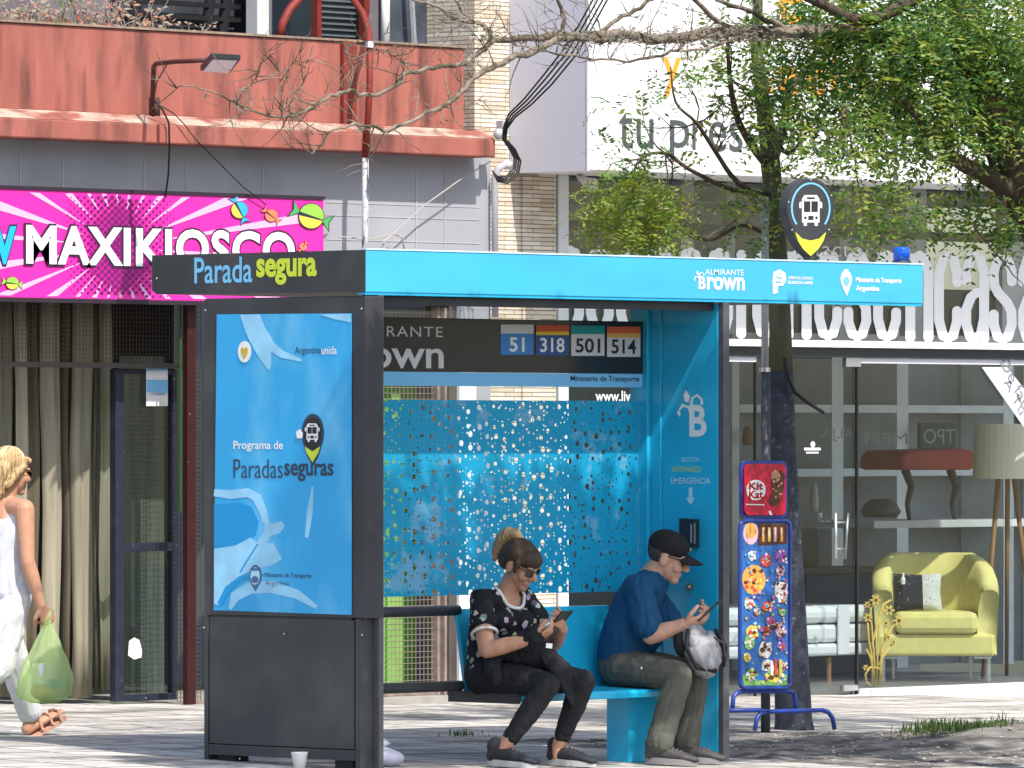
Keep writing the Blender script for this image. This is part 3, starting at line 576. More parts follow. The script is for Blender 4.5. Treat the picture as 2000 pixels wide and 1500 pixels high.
# rounded letters drawn as strokes
LET = {'e': [[(.1, .47), (.9, .5), (.9, .78), (.72, .97), (.5, 1), (.28, .97), (.1, .78), (.1, .22), (.28, .03), (.5, 0), (.72, .03), (.9, .2), (.9, .3)]],
 'c': [[(.9, .68), (.9, .8), (.72, .97), (.5, 1), (.28, .97), (.1, .78), (.1, .22), (.28, .03), (.5, 0), (.72, .03), (.9, .2), (.9, .33)]],
 'o': [[(.5, 1), (.28, .97), (.1, .78), (.1, .22), (.28, .03), (.5, 0), (.72, .03), (.9, .22), (.9, .78), (.72, .97), (.5, 1)]],
 'n': [[(.1, 0), (.1, .97)], [(.1, .8), (.3, .97), (.5, 1), (.72, .97), (.9, .8), (.9, 0)]],
 'i': [[(.5, 0), (.5, .8)], [(.5, .97), (.5, .98)]],
 'r': [[(.15, 0), (.15, .97)], [(.15, .8), (.35, .97), (.6, 1), (.88, .93)]],
 'a': [[(.1, .7), (.12, .82), (.3, .98), (.5, 1), (.72, .97), (.9, .8), (.9, 0)], [(.9, .55), (.55, .56), (.3, .5), (.1, .35), (.1, .18), (.28, .02), (.5, 0), (.75, .06), (.9, .25)]],
 's': [[(.9, .7), (.9, .82), (.72, .97), (.5, 1), (.28, .97), (.1, .82), (.12, .66), (.3, .56), (.7, .44), (.88, .34), (.9, .18), (.72, .03), (.5, 0), (.28, .03), (.1, .18), (.1, .3)]]}
def rletter(b, ch, u0, u1, v0, v1, w):
    for si, st in enumerate(LET[ch]):
        pts = [(u0 + (u1 - u0) * x, v1 - (v1 - v0) * y) for x, y in st]
        o = .004 + .0012 * si
        b.band(('Y', YSF), pts, w, o, .003)
        for p in pts: b.disc(('Y', YSF), p[0], p[1], w / 2, None, o + .0004, 12, .003)
word = [('e', 1112), ('c', 1170), ('o', 1229), ('r', 1286), ('a', 1347), ('c', 1403), ('i', 1446), ('o', 1495), ('n', 1556), ('e', 1616), ('s', 1673), ('e', 1731), ('n', 1794), ('c', 1850), ('a', 1903), ('s', 1957), ('a', 2014), ('s', 2070)]
for ch, u in word:
    vb = 652 + (u - 1445) * .0205; vt = vb - 158 - (u - 1445) * .006
    w = 22 if ch != 'i' else 14
    part('shop_letter', M['white'], fs, lambda b: rletter(b, ch, u - w, u + w, vt, vb, 19))
part('thin_lettering', mat('thin white script', (.6, .6, .6), .5), fs, lambda b: text(b, 'factory', ('Y', YSF), 1590, 472, 1724, 512, .009, -.012))
part('door_logo', M['white'], fs, lambda b: (text(b, 'Habitat', ('Y', YSF), 1567, 874, 1603, 887, .002, .01) if False else None, b.band(('Y', YSF), [(1570, 877), (1602, 877)], 5, .002), b.band(('Y', YSF), [(1574, 884), (1598, 884)], 3, .002), b.disc(('Y', YSF), 1587, 868, 4.5, 6, .002)))
part('red_lettering', M['white'], fs, lambda b: text(b, 'www.livi', ('Y', YSF), 1162, 763, 1234, 784, .004, .02))
# diagonal price banner
bn = tag(part('paper_banner', [M['lav'], mat('grey ink', (.22, .22, .24), .6)], None, lambda b: (b.poly(('Y', YSF - .012), [(1917, 717), (1966, 717), (2090, 872), (2090, 930), (1999, 834)], .001, .002), setattr(b, 'k', 1), text(b, 'De fabrica', ('Y', YSF - .016), 1938, 762, 2056, 790, .001, .0, rot=R(-52)), text(b, 'A Tu Living', ('Y', YSF - .016), 1940, 805, 2062, 832, .001, .0, rot=R(-52)))), 'white diagonal paper banner with handwriting on the shop window', 'banner')
# ---- things in the shop window
# shelving
YSH = YSF + 3.0
sh = thing('shelf_unit', 'pale grey open cube shelving along the back of the shop', 'shelf', (px(1700, YSH), YSH, 0))
shm = mat('grey white shelf', (.72, .76, .77), .6)
part('upright', shm, sh, lambda b: [b.box(px(u, YSH), px(u + w, YSH), YSH, YSH + .4, 0, 2.55) for u, w in ((1430, 14), (1625, 22), (1752, 22), (1960, 20), (2080, 20))])
part('board', shm, sh, lambda b: [b.box(px(1445, YSH), px(2080, YSH), YSH + .003, YSH + .39, pz(1700, v, YSH), pz(1700, v - 15, YSH)) for v in (668, 806, 930, 1030)])
part('back_panel', mat('shelf back', (.28, .31, .33), .7), sh, lambda b: b.box(px(1430, YSH), px(2100, YSH), YSH + .41, YSH + .43, 0, 2.55))
tag(part('reflected_sign', [mat('dark green board', (.03, .055, .045), .5), mat('green grey letter', (.25, .3, .27), .5)], None, lambda b: (b.box(px(1798, YSH - .1), px(1866, YSH - .1), YSH - .1, YSH - .07, pz(1830, 877, YSH - .1), pz(1830, 826, YSH - .1)), setattr(b, 'k', 1), text(b, 'TPO', ('Y', YSH - .1), 1804, 838, 1865, 866, .002, .0, mirror=True))), 'small dark green board standing in for a sign reflected in the glass, above the red stool', 'sign')  # reflection of a street sign, built as a board inside the shop
tag(part('reflected_text', mat('dark faint letters', (.06, .07, .07), .5), None, lambda b: (text(b, 'MEM', ('Y', YSF + .02), 1690, 845, 1772, 868, .001, .0, mirror=True), text(b, 'ALJA', ('Y', YSF + .02), 1604, 836, 1668, 862, .001, -.01, mirror=True))), 'faint dark mirrored letters standing in for reflections across the shop glass', 'lettering')  # reflected words, laid behind the glass as dark letters
st = thing('red_stool', 'red upholstered bench stool with curved dark legs on display', 'stool', (px(1830, YSF + 1.6), YSF + 1.6, 1.1))
YST = YSF + 1.6
part('seat', mat('red cushion', (.30, .035, .03), .7), st, lambda b: b.prism([PY(u, v, YST) for u, v in ((1765, 892), (1775, 880), (1880, 876), (1905, 880), (1905, 918), (1764, 918))][::-1], (0, .4, 0)), bevel=.03)
for a in (1768, 1856):
    part('leg', mat('dark wood', (.03, .025, .025), .5), st, lambda b: b.tube([PY(a, 918, YST + .06), PY(a + 12, 950, YST + .06), PY(a + 4, 985, YST + .06), PY(a + 8, 1015, YST + .06)], [.03, .026, .018, .014], 8), smooth=True)
tag(part('display_plinth', mat('white plinth', (.55, .56, .56), .6), None, lambda b: b.box(px(1690, YST), px(2080, YST), YST - .08, YST + .6, pz(1800, 1030, YST), pz(1800, 1016, YST))), 'long pale shelf board carrying the red stool', 'shelf')
# armchair: built round its own axes, then turned to look out at the street corner
YA = YSF + .70
AC = PY(1824, 1330, YA); AC.z = zsill
def axf(fn):                                                 # local x right, y back, z up
    def g_(b):
        n0 = len(b.v); fn(b)
        b.v[n0:] = [(AC.x + x * SA + y * CA, AC.y - x * CA + y * SA, AC.z + z) for x, y, z in b.v[n0:]]
    return g_
ach = thing('armchair', 'olive yellow tub armchair on thin steel legs in the shop window', 'armchair', tuple(AC))
yel = mat('olive yellow cloth', S(240, 228, 150, .9), .9, .2, var=.08, vs=20, bump=.15, bs=200)
HW = .395
def tub(b):
    n = 36; m = 12; vs = []
    for i in range(n + 1):
        a = math.pi * i / n; c_, s_ = -math.cos(a), math.sin(a)
        xx = math.copysign(abs(c_) ** .62, c_); yy = abs(s_) ** .8
        top = .60 + .235 * max(0, min(1, (s_ - .02) * 1.25)) ** .55
        for j in range(m):
            if j < 5: off = 0; z = .17 + (top - .045 - .17) * (j / 4)
            elif j < 9: q = math.pi * (j - 4) / 5; off = .065 - .065 * math.cos(q); z = top - .045 + .045 * math.sin(q)
            else: off = .13; z = top - .045 - (top - .045 - .30) * ((j - 8) / 3)
            lean = .05 * max(0, z - .3) / .5
            vs.append((xx * (HW - off + lean * .6), -.27 + yy * (.66 - off + lean), z))
    fs_ = [(i * m + j, i * m + j + 1, (i + 1) * m + j + 1, (i + 1) * m + j) for i in range(n) for j in range(m - 1)]
    fs_ += [(i * m + m - 1, i * m, (i + 1) * m, (i + 1) * m + m - 1) for i in range(n)]
    fs_ += [tuple(range(m)), tuple(range((n + 1) * m - 1, n * m - 1, -1))]
    b.add(vs, fs_)
part('tub_back', yel, ach, axf(tub), smooth=True)
part('base', yel, ach, axf(lambda b: b.box(-HW + .012, HW - .012, -.285, .3, .165, .31)), bevel=.02)
part('seat_cushion', yel, ach, axf(lambda b: b.box(-HW + .125, HW - .125, -.32, .25, .312, .455)), bevel=.04)
for sx in (-1, 1):
    part('front_leg', M['steel'], ach, axf(lambda b: (b.box(sx * (HW - .05) - .011, sx * (HW - .05) + .011, -.25, -.228, 0, .148), b.box(sx * (HW - .09) - .06, sx * (HW - .09) + .06, -.26, -.22, .149, .163))))
    part('rear_leg', M['steel'], ach, axf(lambda b: b.box(sx * (HW - .14) - .011, sx * (HW - .14) + .011, .2, .222, 0, .164)))
cu = thing('cushion', 'black and white patterned cushion resting on the yellow armchair', 'cushion', tuple(AC + Vector((0, 0, .45))))
def pillow(b, x0, x1, z0, z1, y, t, lean, seg0=0, seg1=10):
    n = 10
    for side in (-1, 1):
        vs = []
        for j in range(n + 1):
            for i in range(seg0, seg1 + 1):
                a, c = i / n * 2 - 1, j / n * 2 - 1
                th = t * ((1 - a ** 4) * (1 - c ** 4)) ** .5; pin = 1 - .07 * (1 - abs(c)) * abs(a)
                vs.append((x0 + (x1 - x0) * (a * pin * .5 + .5), y + side * -th * (-1) + lean * (j / n), z0 + (z1 - z0) * (c * (1 - .07 * (1 - abs(a)) * abs(c)) * .5 + .5)))
        w = seg1 - seg0 + 1
        fs = [(j * w + i, j * w + i + 1, (j + 1) * w + i + 1, (j + 1) * w + i) for j in range(n) for i in range(w - 1)]
        if side > 0: fs = [f[::-1] for f in fs]
        b.add(vs, fs)
x0, x1 = -.27, .05
part('dark_half', mat('black pattern cloth', (.02, .02, .022), .8, col2=(.25, .25, .25), c2s=45, c2t=(.62, .66)), cu, axf(lambda b: pillow(b, x0, x1, .458, .70, -.10, .06, .13, 0, 6)), smooth=True)
part('pale_half', mat('white pattern cloth', (.6, .6, .58), .8, col2=(.2, .2, .2), c2s=70, c2t=(.6, .64)), cu, axf(lambda b: pillow(b, x0, x1, .458, .70, -.10, .06, .13, 6, 10)), smooth=True)
tag(part('price_tag', M['white'], None, lambda b: b.lathe(PY(1764, 1132, YA + .08), [(.013, -.03), (.016, 0), (.008, .02), (.008, .045)], 10)), 'small clear white tag standing behind the patterned cushion', 'tag')
# day bed
YDB = YSF + .95
db = thing('day_bed', 'white buttoned day bed with strapped mattress behind the shop glass', 'bed', (px(1600, YDB), YDB, zsill))
wf = mat('white leatherette', (.8, .81, .86), .55, .3, var=.05, bump=.1, bs=20)
xa, xb = px(1400, YDB), px(1716, YDB)
z = lambda v: pz(1600, v, YDB)
part('frame', wf, db, lambda b: b.box(xa, xb, YDB, YDB + .8, z(1282), z(1258)), bevel=.02)
part('lower_cushion', wf, db, lambda b: [b.box(xa + (xb - xa) * i / 3 + .005, xa + (xb - xa) * (i + 1) / 3 - .005, YDB + .01, YDB + .79, z(1256), z(1220)) for i in range(3)], bevel=.03)
part('upper_cushion', wf, db, lambda b: [b.box(xa + (xb - xa) * i / 3 + .005, xa + (xb - xa) * (i + 1) / 3 - .005, YDB + .0, YDB + .8, z(1218), z(1184)) for i in range(3)], bevel=.04)
part('strap', wf, db, lambda b: [b.box(px(u, YDB - .02), px(u + 22, YDB - .02), YDB - .02, YDB - .006, z(1280), z(1183)) for u in (1470, 1638)], bevel=.005)
for u in (1408, 1618, 1706):
    part('leg', mat('pale wood', (.42, .24, .12), .5), db, lambda b: b.tube([PY(u, 1283, YDB + .06), PY(u + 1, 1345, YDB + .08)], [.02, .014], 10))
# tripod lamp
YLP = YSF + .75
tl = thing('tripod_lamp', 'floor lamp with cream drum shade on a wooden tripod', 'lamp', (px(1965, YLP), YLP, zsill))
cl = PY(1965, 935, YLP)
part('lamp_shade', mat('cream linen shade', S(240, 230, 214, 1.0), .9, var=.06, vs=4, stretch=(8, 8, .5)), tl, lambda b: b.lathe((cl.x, cl.y, cl.z), [(.225, 0), (.21, pz(1965, 828, YLP) - cl.z), (.205, pz(1965, 828, YLP) - cl.z), (.22, .002)], 32), smooth=False)
wood = mat('tripod wood', S(176, 130, 88, .6), .5, var=.15, vs=10, stretch=(1, 1, .1))
for u0, u1, dy in ((1950, 1918, -.1), (1968, 1966, .25), (1980, 2030, -.05)):
    part('leg', wood, tl, lambda b: b.tube([PY(u0, 930, YLP), PY(u1, 1338, YLP + dy)], [.018, .013], 10), smooth=True)
# metal flowers
YFL = YSF + .25
ff = thing('flower_sculpture', 'yellow painted metal flowers with curled stems before the armchair', 'ornament', PY(1712, 1336, YFL))
gold = mat('yellow iron', S(240, 205, 110, .85), .5, .4, var=.06)
def stems(b):
    for pts in ([(1712, 1338), (1714, 1270), (1718, 1200), (1726, 1180), (1740, 1172)], [(1708, 1338), (1706, 1270), (1702, 1220), (1700, 1190), (1708, 1176)], [(1717, 1338), (1722, 1270), (1735, 1235), (1752, 1212)], [(1704, 1338), (1702, 1280), (1696, 1245), (1694, 1205)], [(1720, 1338), (1722, 1290), (1728, 1250), (1728, 1222)], [(1724, 1320), (1716, 1305), (1700, 1303), (1690, 1316), (1692, 1333), (1702, 1340)], [(1710, 1338), (1700, 1285), (1692, 1268)], [(1715, 1300), (1730, 1275), (1744, 1256)], [(1709, 1300), (1704, 1255), (1712, 1225), (1716, 1205)]):
        b.tube([PY(u, v, YFL) for u, v in pts], .0075, 7)
part('stem', gold, ff, stems, smooth=True)
for u, v, r in ((1709, 1172, 11), (1735, 1192, 11), (1754, 1212, 11), (1729, 1217, 8), (1694, 1206, 9), (1693, 1181, 7), (1690, 1304, 6), (1744, 1254, 6), (1733, 1244, 7)):
    def flower(b):
        pts = []
        for i in range(36):
            a = 2 * math.pi * i / 36; rr = r * (.72 + .34 * math.cos(6 * a)); pts.append((u + rr * math.cos(a), v + rr * math.sin(a)))
        b.k = 0; b.poly(('Y', YFL - .01), pts, 0, .006); b.k = 1; b.disc(('Y', YFL - .01), u, v, r * .3, None, .0075, 10)
    part('blossom', [gold, mat('brown centre', (.12, .07, .02), .6)], ff, flower)
# low dark shelf and ornaments deep in the shop
tv = thing('media_unit', 'dark low sideboard with open cavities behind the day bed', 'sideboard', (px(1610, YSF + 2), YSF + 2, 0))
part('carcass', mat('charcoal wood', (.035, .035, .037), .5), tv, lambda b: (b.box(px(1575, 31), px(1720, 31), 31, 31.4, zsill, pz(1640, 1120, 31)), b.box(px(1560, 31), px(1730, 31), 30.95, 31.42, pz(1640, 1119, 31), pz(1640, 1108, 31))))
tag(part('grey_chair', mat('charcoal cloth', (.10, .105, .115), .8), None, lambda b: (b.box(px(1595, 31.2), px(1668, 31.2), 31.5, 31.6, pz(1620, 1108, 31.2), pz(1620, 1030, 31.2)),), bevel=.03), 'charcoal fabric chair back behind the glass door', 'chair')
for u, v, w, h, c, lb in ((1590, 1000, 16, 60, (.5, .48, .42), 'pale tall vase on the left shelf bay'), (1720, 1010, 70, 38, (.06, .06, .065), 'dark box on the shelf below the mirrored letters'), (1460, 870, 20, 40, (.25, .1, .06), 'brown hanging ornament at the left of the shelves'), (1480, 925, 30, 28, (.08, .08, .08), 'small dark framed plate low in the left bay')):
    def orn(b):
        c0 = PY(u, v, YSH - .1); s = w / 300; hh = h / 300
        b.lathe(c0, [(s * .5, 0), (s * .62, hh * .3), (s * .5, hh * .7), (s * .3, hh)], 14)
    tag(part('shelf_ornament', mat('ornament', c, .5), None, orn, smooth=True), lb, 'ornament')
# ================================================================ BUS SHELTER
X0, Y0, X1, Y1 = 23.42, 23.26, 27.49, 24.72
ZT, ZB = 2.515, 2.315
XW = 25.95; YGL = 23.80
bs = thing('bus_shelter', 'blue and charcoal bus shelter with totem panel, printed glass and bench', 'bus shelter', (25, 23.8, .03))
PF = ('Y', Y0)
part('front_fascia', M['blue'], bs, lambda b: b.box(X0 + .0045, X1, Y0, Y0 + .03, ZB, ZT), bevel=.004)
part('roof_slab', mat('roof sheet', (.35, .36, .37), .6), bs, lambda b: b.box(X0 + .01, X1 - .004, Y0 + .0305, Y1 - .004, ZB + .05, ZT - .012))
part('roof_edge_trim', mat('pale edge trim', (.55, .75, .85), .4), bs, lambda b: b.box(X0 + .0046, X1 + .002, Y0 - .003, Y0 + .03, ZT + .0005, ZT + .008))
part('under_lip', M['bluedeep'], bs, lambda b: b.box(X0 + .005, X1 - .002, Y0 + .004, Y0 + .05, ZB - .012, ZB - .0005))
part('soffit', M['black'], bs, lambda b: b.box(X0 + .02, X1 - .02, Y0 + .055, Y1 - .02, ZB + .01, ZB + .048))
EF = ('X', X0)
ef = part('end_fascia', M['black'], bs, lambda b: b.prism([(X0, Y0, ZT), (X0, Y1, ZT), (X0, Y1, ZB + .028), (X0, Y1 - .03, ZB + .012), (X0, Y0, ZB - .0)], (.004, 0, 0)))
part('lettering', M['skyblue'], ef, lambda b: text(b, 'Parada', EF, 380, 502, 493, 553, .0015, .012))
part('lettering', M['lime'], ef, lambda b: text(b, 'segura', EF, 501, 504, 619, 556, .0015, .035))
part('rivet', M['steel'], bs, lambda b: [b.ell(PX(u, v, X0 - .001), .004, .005, .005) for u, v in ((306, 544), (401, 606), (706, 603), (398, 1226), (707, 1240), (555, 1238), (468, 1482))])
# totem
YT = 24.36
part('totem_case', M['black'], bs, lambda b: (b.box(X0 + .004, X0 + .125, Y0 + .0, YT, .51 + .265, ZB - .016), ), bevel=.006)
part('totem_lower_panel', M['black'], bs, lambda b: b.box(X0 + .008, X0 + .12, Y0 + .08, YT - .035, .155, .51 + .255))
part('totem_base_rail', M['black'], bs, lambda b: (b.box(X0 + .006, X0 + .124, Y0 + .072, YT - .03, .10, .15), b.box(X0 + .004, X0 + .126, YT - .029, YT - .002, .03, .51 + .262), b.box(X0 + .004, X0 + .126, Y0 + .035, Y0 + .068, .05, .51 + .262)))
part('totem_seam', M['blackglass'], bs, lambda b: b.box(X0 + .009, X0 + .1, Y0 + .1, YT - .04, .7655, .7745))
for y_ in (YT - .2, Y0 + .1): part('totem_foot', M['dark'], bs, lambda b: b.box(X0 + .02, X0 + .11, y_, y_ + .12, .02, .098))
# poster
blueP = mat('poster blue', S(48, 160, 216, 1.05), .3, .4, var=.10, vs=1.6, col2=S(104, 186, 226, 1.05), c2s=2.2, c2t=(.48, .72), c2stretch=(1, 1.6, .8), coat=.15)
lightP = mat('poster pale', S(150, 206, 238, 1.0), .3, .4, var=.2, vs=7, coat=.1)
midP = mat('poster mid', S(22, 144, 206, 1.05), .3, .4, var=.06, vs=3, coat=.1)
po = part('poster', blueP, bs, lambda b: b.poly(EF, [(424, 614), (687, 612), (687, 1201), (418, 1192)], -.001, .003))
def art1(b):
    b.poly(EF, [(470, 615), (508, 614), (518, 640), (530, 668), (530, 716), (526, 724), (512, 706), (496, 680), (480, 648)], .0028, .0006)
    b.band(EF, [(516, 650), (530, 676), (552, 692), (590, 704)], [16, 17, 14, 5], .0028, .0006)
    b.poly(EF, [(625, 614), (686, 613), (686, 630), (650, 622)], .0028, .0006)
    # car roofline, mirror, sill
    b.band(EF, [(419, 962), (450, 966), (485, 962), (503, 972), (515, 1000), (520, 1020)], [14, 17, 18, 18, 15, 12], .0028, .0006)
    b.poly(EF, [(520, 1012), (530, 1022), (552, 1018), (557, 1028), (548, 1042), (530, 1046), (522, 1060), (505, 1080), (500, 1062), (516, 1040)], .0028, .0006)
    b.poly(EF, [(419, 1072), (460, 1066), (490, 1050), (505, 1062), (535, 1060), (552, 1092), (530, 1105), (500, 1110), (470, 1125), (445, 1150), (428, 1182), (419, 1180)], .0028, .0006)
    b.band(EF, [(450, 1190), (460, 1165), (490, 1148), (530, 1146), (580, 1160), (620, 1186)], [6, 20, 24, 24, 18, 8], .0028, .0006)
    b.band(EF, [(612, 950), (606, 1000), (600, 1050)], [3, 12, 7], .0028, .0006)
def art2(b):
    b.poly(EF, [(419, 985), (470, 982), (492, 990), (506, 1020), (500, 1045), (470, 1060), (419, 1068)], .0030, .0005)
    b.band(EF, [(505, 1062), (488, 1088), (470, 1118)], 3, .0036, .0005)
    b.band(EF, [(430, 1180), (446, 1150), (470, 1130), (520, 1122)], [10, 12, 10, 3], .0036, .0005)
part('print_pale', lightP, po, art1)
part('print_blue', midP, po, art2)
gold_ = mat('gold ink', (.6, .42, .06), .5)
part('heart_badge', [M['white'], gold_], po, lambda b: (b.disc(EF, 479, 687, 13, 21, .004, 24), setattr(b, 'k', 1), b.poly(EF, [(479, 702), (473, 690), (472, 682), (475, 677), (479, 681), (483, 677), (486, 682), (485, 690)], .0055)))
for w_, mm, a0, a1, a2, a3, bo in (('Argentina', 'navytext', 577, 677, 628, 695, 0), ('unida', 'white', 629, 676, 659, 692, .012), ('Programa de', 'white', 457, 861, 554, 882, .016), ('Paradas', 'navytext', 457, 897, 553, 934, -.005), ('seguras', 'navytext', 556, 905, 652, 940, .02), ('Ministerio de Transporte', 'navytext', 518, 1119, 609, 1131, 0), ('Argentina', 'navytext', 519, 1134, 565, 1147, -.01)):
    part('lettering', M[mm], po, lambda b: text(b, w_, EF, a0, a1, a2, a3, .004, bo))
def pin(b, pl, u, v, sx, sy, off, ks):
    """map pin: ring, dark disc, bus face, lime chin"""
    b.k = ks[0]; pts = [(u + sx * 1.08 * math.cos(R(a)), v + sy * 1.0 * math.sin(R(a))) for a in range(150, 391, 12)] + [(u + sx * .5, v + sy * 1.25), (u, v + sy * 1.68), (u - sx * .5, v + sy * 1.25)]
    b.poly(pl, pts, off, .001)
def bus(b, pl, u, v, w, h, off, body, glass):
    b.k = body; b.poly(pl, [(u - w * .7, v - h), (u + w * .7, v - h), (u + w, v - h * .75), (u + w, v + h * .78), (u + w * .8, v + h * .78), (u + w * .8, v + h), (u + w * .45, v + h), (u + w * .45, v + h * .78), (u - w * .45, v + h * .78), (u - w * .45, v + h), (u - w * .8, v + h), (u - w * .8, v + h * .78), (u - w, v + h * .78), (u - w, v - h * .75)], off, .001)
    for s in (-1, 1): b.poly(pl, [(u + s * w * 1.08, v - h * .6), (u + s * w * 1.3, v - h * .5), (u + s * w * 1.3, v - h * .15), (u + s * w * 1.08, v - h * .15)][::s], off, .001)
    b.k = glass
    b.poly(pl, [(u - w * .8, v - h * .6), (u - w * .06, v - h * .6), (u - w * .06, v + h * .1), (u - w * .8, v + h * .1)], off + .0015, .0008)
    b.poly(pl, [(u + w * .06, v - h * .6), (u + w * .8, v - h * .6), (u + w * .8, v + h * .1), (u + w * .06, v + h * .1)], off + .0015, .0008)
    b.poly(pl, [(u - w * .45, v - h * .86), (u + w * .45, v - h * .86), (u + w * .45, v - h * .74), (u - w * .45, v - h * .74)], off + .0015, .0008)
    b.poly(pl, [(u - w * .3, v + h * .35), (u + w * .3, v + h * .35), (u + w * .3, v + h * .62), (u - w * .3, v + h * .62)], off + .0015, .0008)
    for s in (-1, 1): b.disc(pl, u + s * w * .64, v + h * .48, w * .16, None, off + .0015, 8, .0008)
def pinart(b):
    pin(b, EF, 612, 846, 20, 38, .004, (0,)); b.k = 1; b.disc(EF, 612, 846, 17, 31, .0055, 24)
    bus(b, EF, 612, 845, 11, 18, .007, 2, 1)
    b.k = 3; b.poly(EF, [(597, 872), (612, 882), (627, 872), (623, 885), (612, 903), (601, 885)], .0055)
    b.k = 2; b.poly(EF, [(580, 843), (588, 838), (593, 846), (592, 856), (582, 856)], .0055)
part('pin_logo', [M['navytext'], M['blackglass'], M['white'], M['lime']], po, pinart)
part('crest', [mat('crest ink', (.07, .15, .3), .5), M['paleblue']], po, lambda b: (b.disc(EF, 500, 1125, 12, 22, .004, 20), setattr(b, 'k', 1), b.disc(EF, 500, 1125, 9, 17, .0055, 20), setattr(b, 'k', 0), b.disc(EF, 500, 1132, 7, 7, .007, 12), b.poly(EF, [(494, 1145), (506, 1145), (500, 1155)], .004), b.band(EF, [(492, 1112), (508, 1112)], 5, .007)))
# corner post with its channel
xp = px(748, Y0)
part('corner_post', M['post'], bs, lambda b: (b.box(X0 + .128, px(741, Y0), Y0 + .002, Y0 + .09, .03, ZB - .013), b.box(px(743, Y0), xp, Y0 + .012, Y0 + .085, pz(745, 1258, Y0), ZB - .013), b.box(px(743, Y0), xp + .004, Y0 + .004, Y0 + .085, .03, pz(745, 1260, Y0))), bevel=.003)
part('post_seam', M['dark'], bs, lambda b: b.box(px(741, Y0) + .001, px(743, Y0) - .001, Y0 + .02, Y0 + .07, pz(745, 1256, Y0), ZB - .02))
part('front_beam', M['black'], bs, lambda b: b.box(xp + .006, XW - .002, Y0 + .06, Y0 + .14, ZB - .055, ZB + .009))
# printed glass back
def perf_mat():
    m = bpy.data.materials.new('dotted blue film'); m.use_nodes = True
    n, l = m.node_tree.nodes, m.node_tree.links; b = n['Principled BSDF']; b.inputs['Roughness'].default_value = .35
    tc = n.new('ShaderNodeTexCoord'); sx_ = n.new('ShaderNodeSeparateXYZ'); l.new(tc.outputs['Object'], sx_.inputs[0]); mp = n.new('ShaderNodeCombineXYZ'); l.new(sx_.outputs[0], mp.inputs[0]); l.new(sx_.outputs[2], mp.inputs[1])
    def dots(scale, rad, rnd):
        v = n.new('ShaderNodeTexVoronoi'); v.voronoi_dimensions = '2D'; v.inputs['Scale'].default_value = scale; v.inputs['Randomness'].default_value = rnd
        l.new(mp.outputs[0], v.inputs['Vector'])
        c = n.new('ShaderNodeSeparateColor'); l.new(v.outputs['Color'], c.inputs[0])
        mr = n.new('ShaderNodeMapRange'); mr.inputs[3].default_value, mr.inputs[4].default_value = rad
        l.new(c.outputs[0], mr.inputs[0])
        lt = n.new('ShaderNodeMath'); lt.operation = 'LESS_THAN'; l.new(v.outputs['Distance'], lt.inputs[0]); l.new(mr.outputs[0], lt.inputs[1]); return lt.outputs[0]
    a = dots(15.5, (.06, .24), .85); c = dots(40, (-.22, .25), 1.0)
    mx = n.new('ShaderNodeMath'); mx.operation = 'MAXIMUM'; l.new(a, mx.inputs[0]); l.new(c, mx.inputs[1])
    nz = n.new('ShaderNodeTexNoise'); nz.inputs['Scale'].default_value = 2.4; nz.inputs['Detail'].default_value = 9; nz.inputs['Roughness'].default_value = .72; l.new(mp.outputs[0], nz.inputs['Vector'])
    rp = n.new('ShaderNodeMapRange'); rp.inputs[1].default_value, rp.inputs[2].default_value = .545, .59; l.new(nz.outputs[0], rp.inputs[0])
    cm = n.new('ShaderNodeMix'); cm.data_type = 'RGBA'; l.new(rp.outputs[0], cm.inputs[0]); cm.inputs[6].default_value = (.015, .44, .74, 1); cm.inputs[7].default_value = (.20, .54, .80, 1)
    l.new(cm.outputs[2], b.inputs['Base Color'])
    tl = n.new('ShaderNodeBsdfTranslucent'); l.new(cm.outputs[2], tl.inputs[0])
    ms = n.new('ShaderNodeMixShader'); ms.inputs[0].default_value = .45; l.new(b.outputs[0], ms.inputs[1]); l.new(tl.outputs[0], ms.inputs[2])
    tr = n.new('ShaderNodeBsdfTransparent'); tr.inputs[0].default_value = (.85, .9, .92, 1)
    mo = n.new('ShaderNodeMixShader'); l.new(mx.outputs[0], mo.inputs[0]); l.new(ms.outputs[0], mo.inputs[1]); l.new(tr.outputs[0], mo.inputs[2])
    l.new(mo.outputs[0], n['Material Output'].inputs[0]); return m
GL = ('Y', YGL)
xg0 = X0 + .13; xg1 = px(1266, YGL)
zg0, zg1 = pz(1000, 1160, YGL), pz(1000, 782, YGL)
part('rear_glass', glass_mat('clear pane', (.93, .96, .96), .7), bs, lambda b: b.box(xg0, XW - .03, YGL + .004, YGL + .012, zg0, ZB - .05))
part('printed_film', perf_mat(), bs, lambda b: b.add([(xg0, YGL, zg0), (XW - .04, YGL, zg0), (XW - .04, YGL, zg1), (xg0, YGL, zg1)], [(0, 1, 2, 3)]))
zs_0, zs_1 = pz(1000, 728, YGL), pz(1000, 624, YGL)
rs_ = part('route_sign', M['blackglass'], bs, lambda b: b.box(xg0, xg1, YGL - .03, YGL - .002, zs_0, zs_1), bevel=.003)
part('ministry_strip', M['skyblue'], bs, lambda b: b.box(xg0, xg1 - .005, YGL - .026, YGL - .002, pz(1000, 755, YGL), zs_0 - .001))
RS = ('Y', YGL - .03)
part('lettering', mat('light grey vinyl', (.62, .62, .62), .5, var=.02), rs_, lambda b: (text(b, 'ALMIRANTE', RS, 670, 637, 864, 657, .002, .0, 1.15), text(b, 'Brown', RS, 640, 662, 866, 719, .002, .015)))
part('ministry_lettering', M['navytext'], rs_, lambda b: text(b, 'Ministerio de Transporte', ('Y', YGL - .026), 1114, 734, 1248, 748, .002, .01))
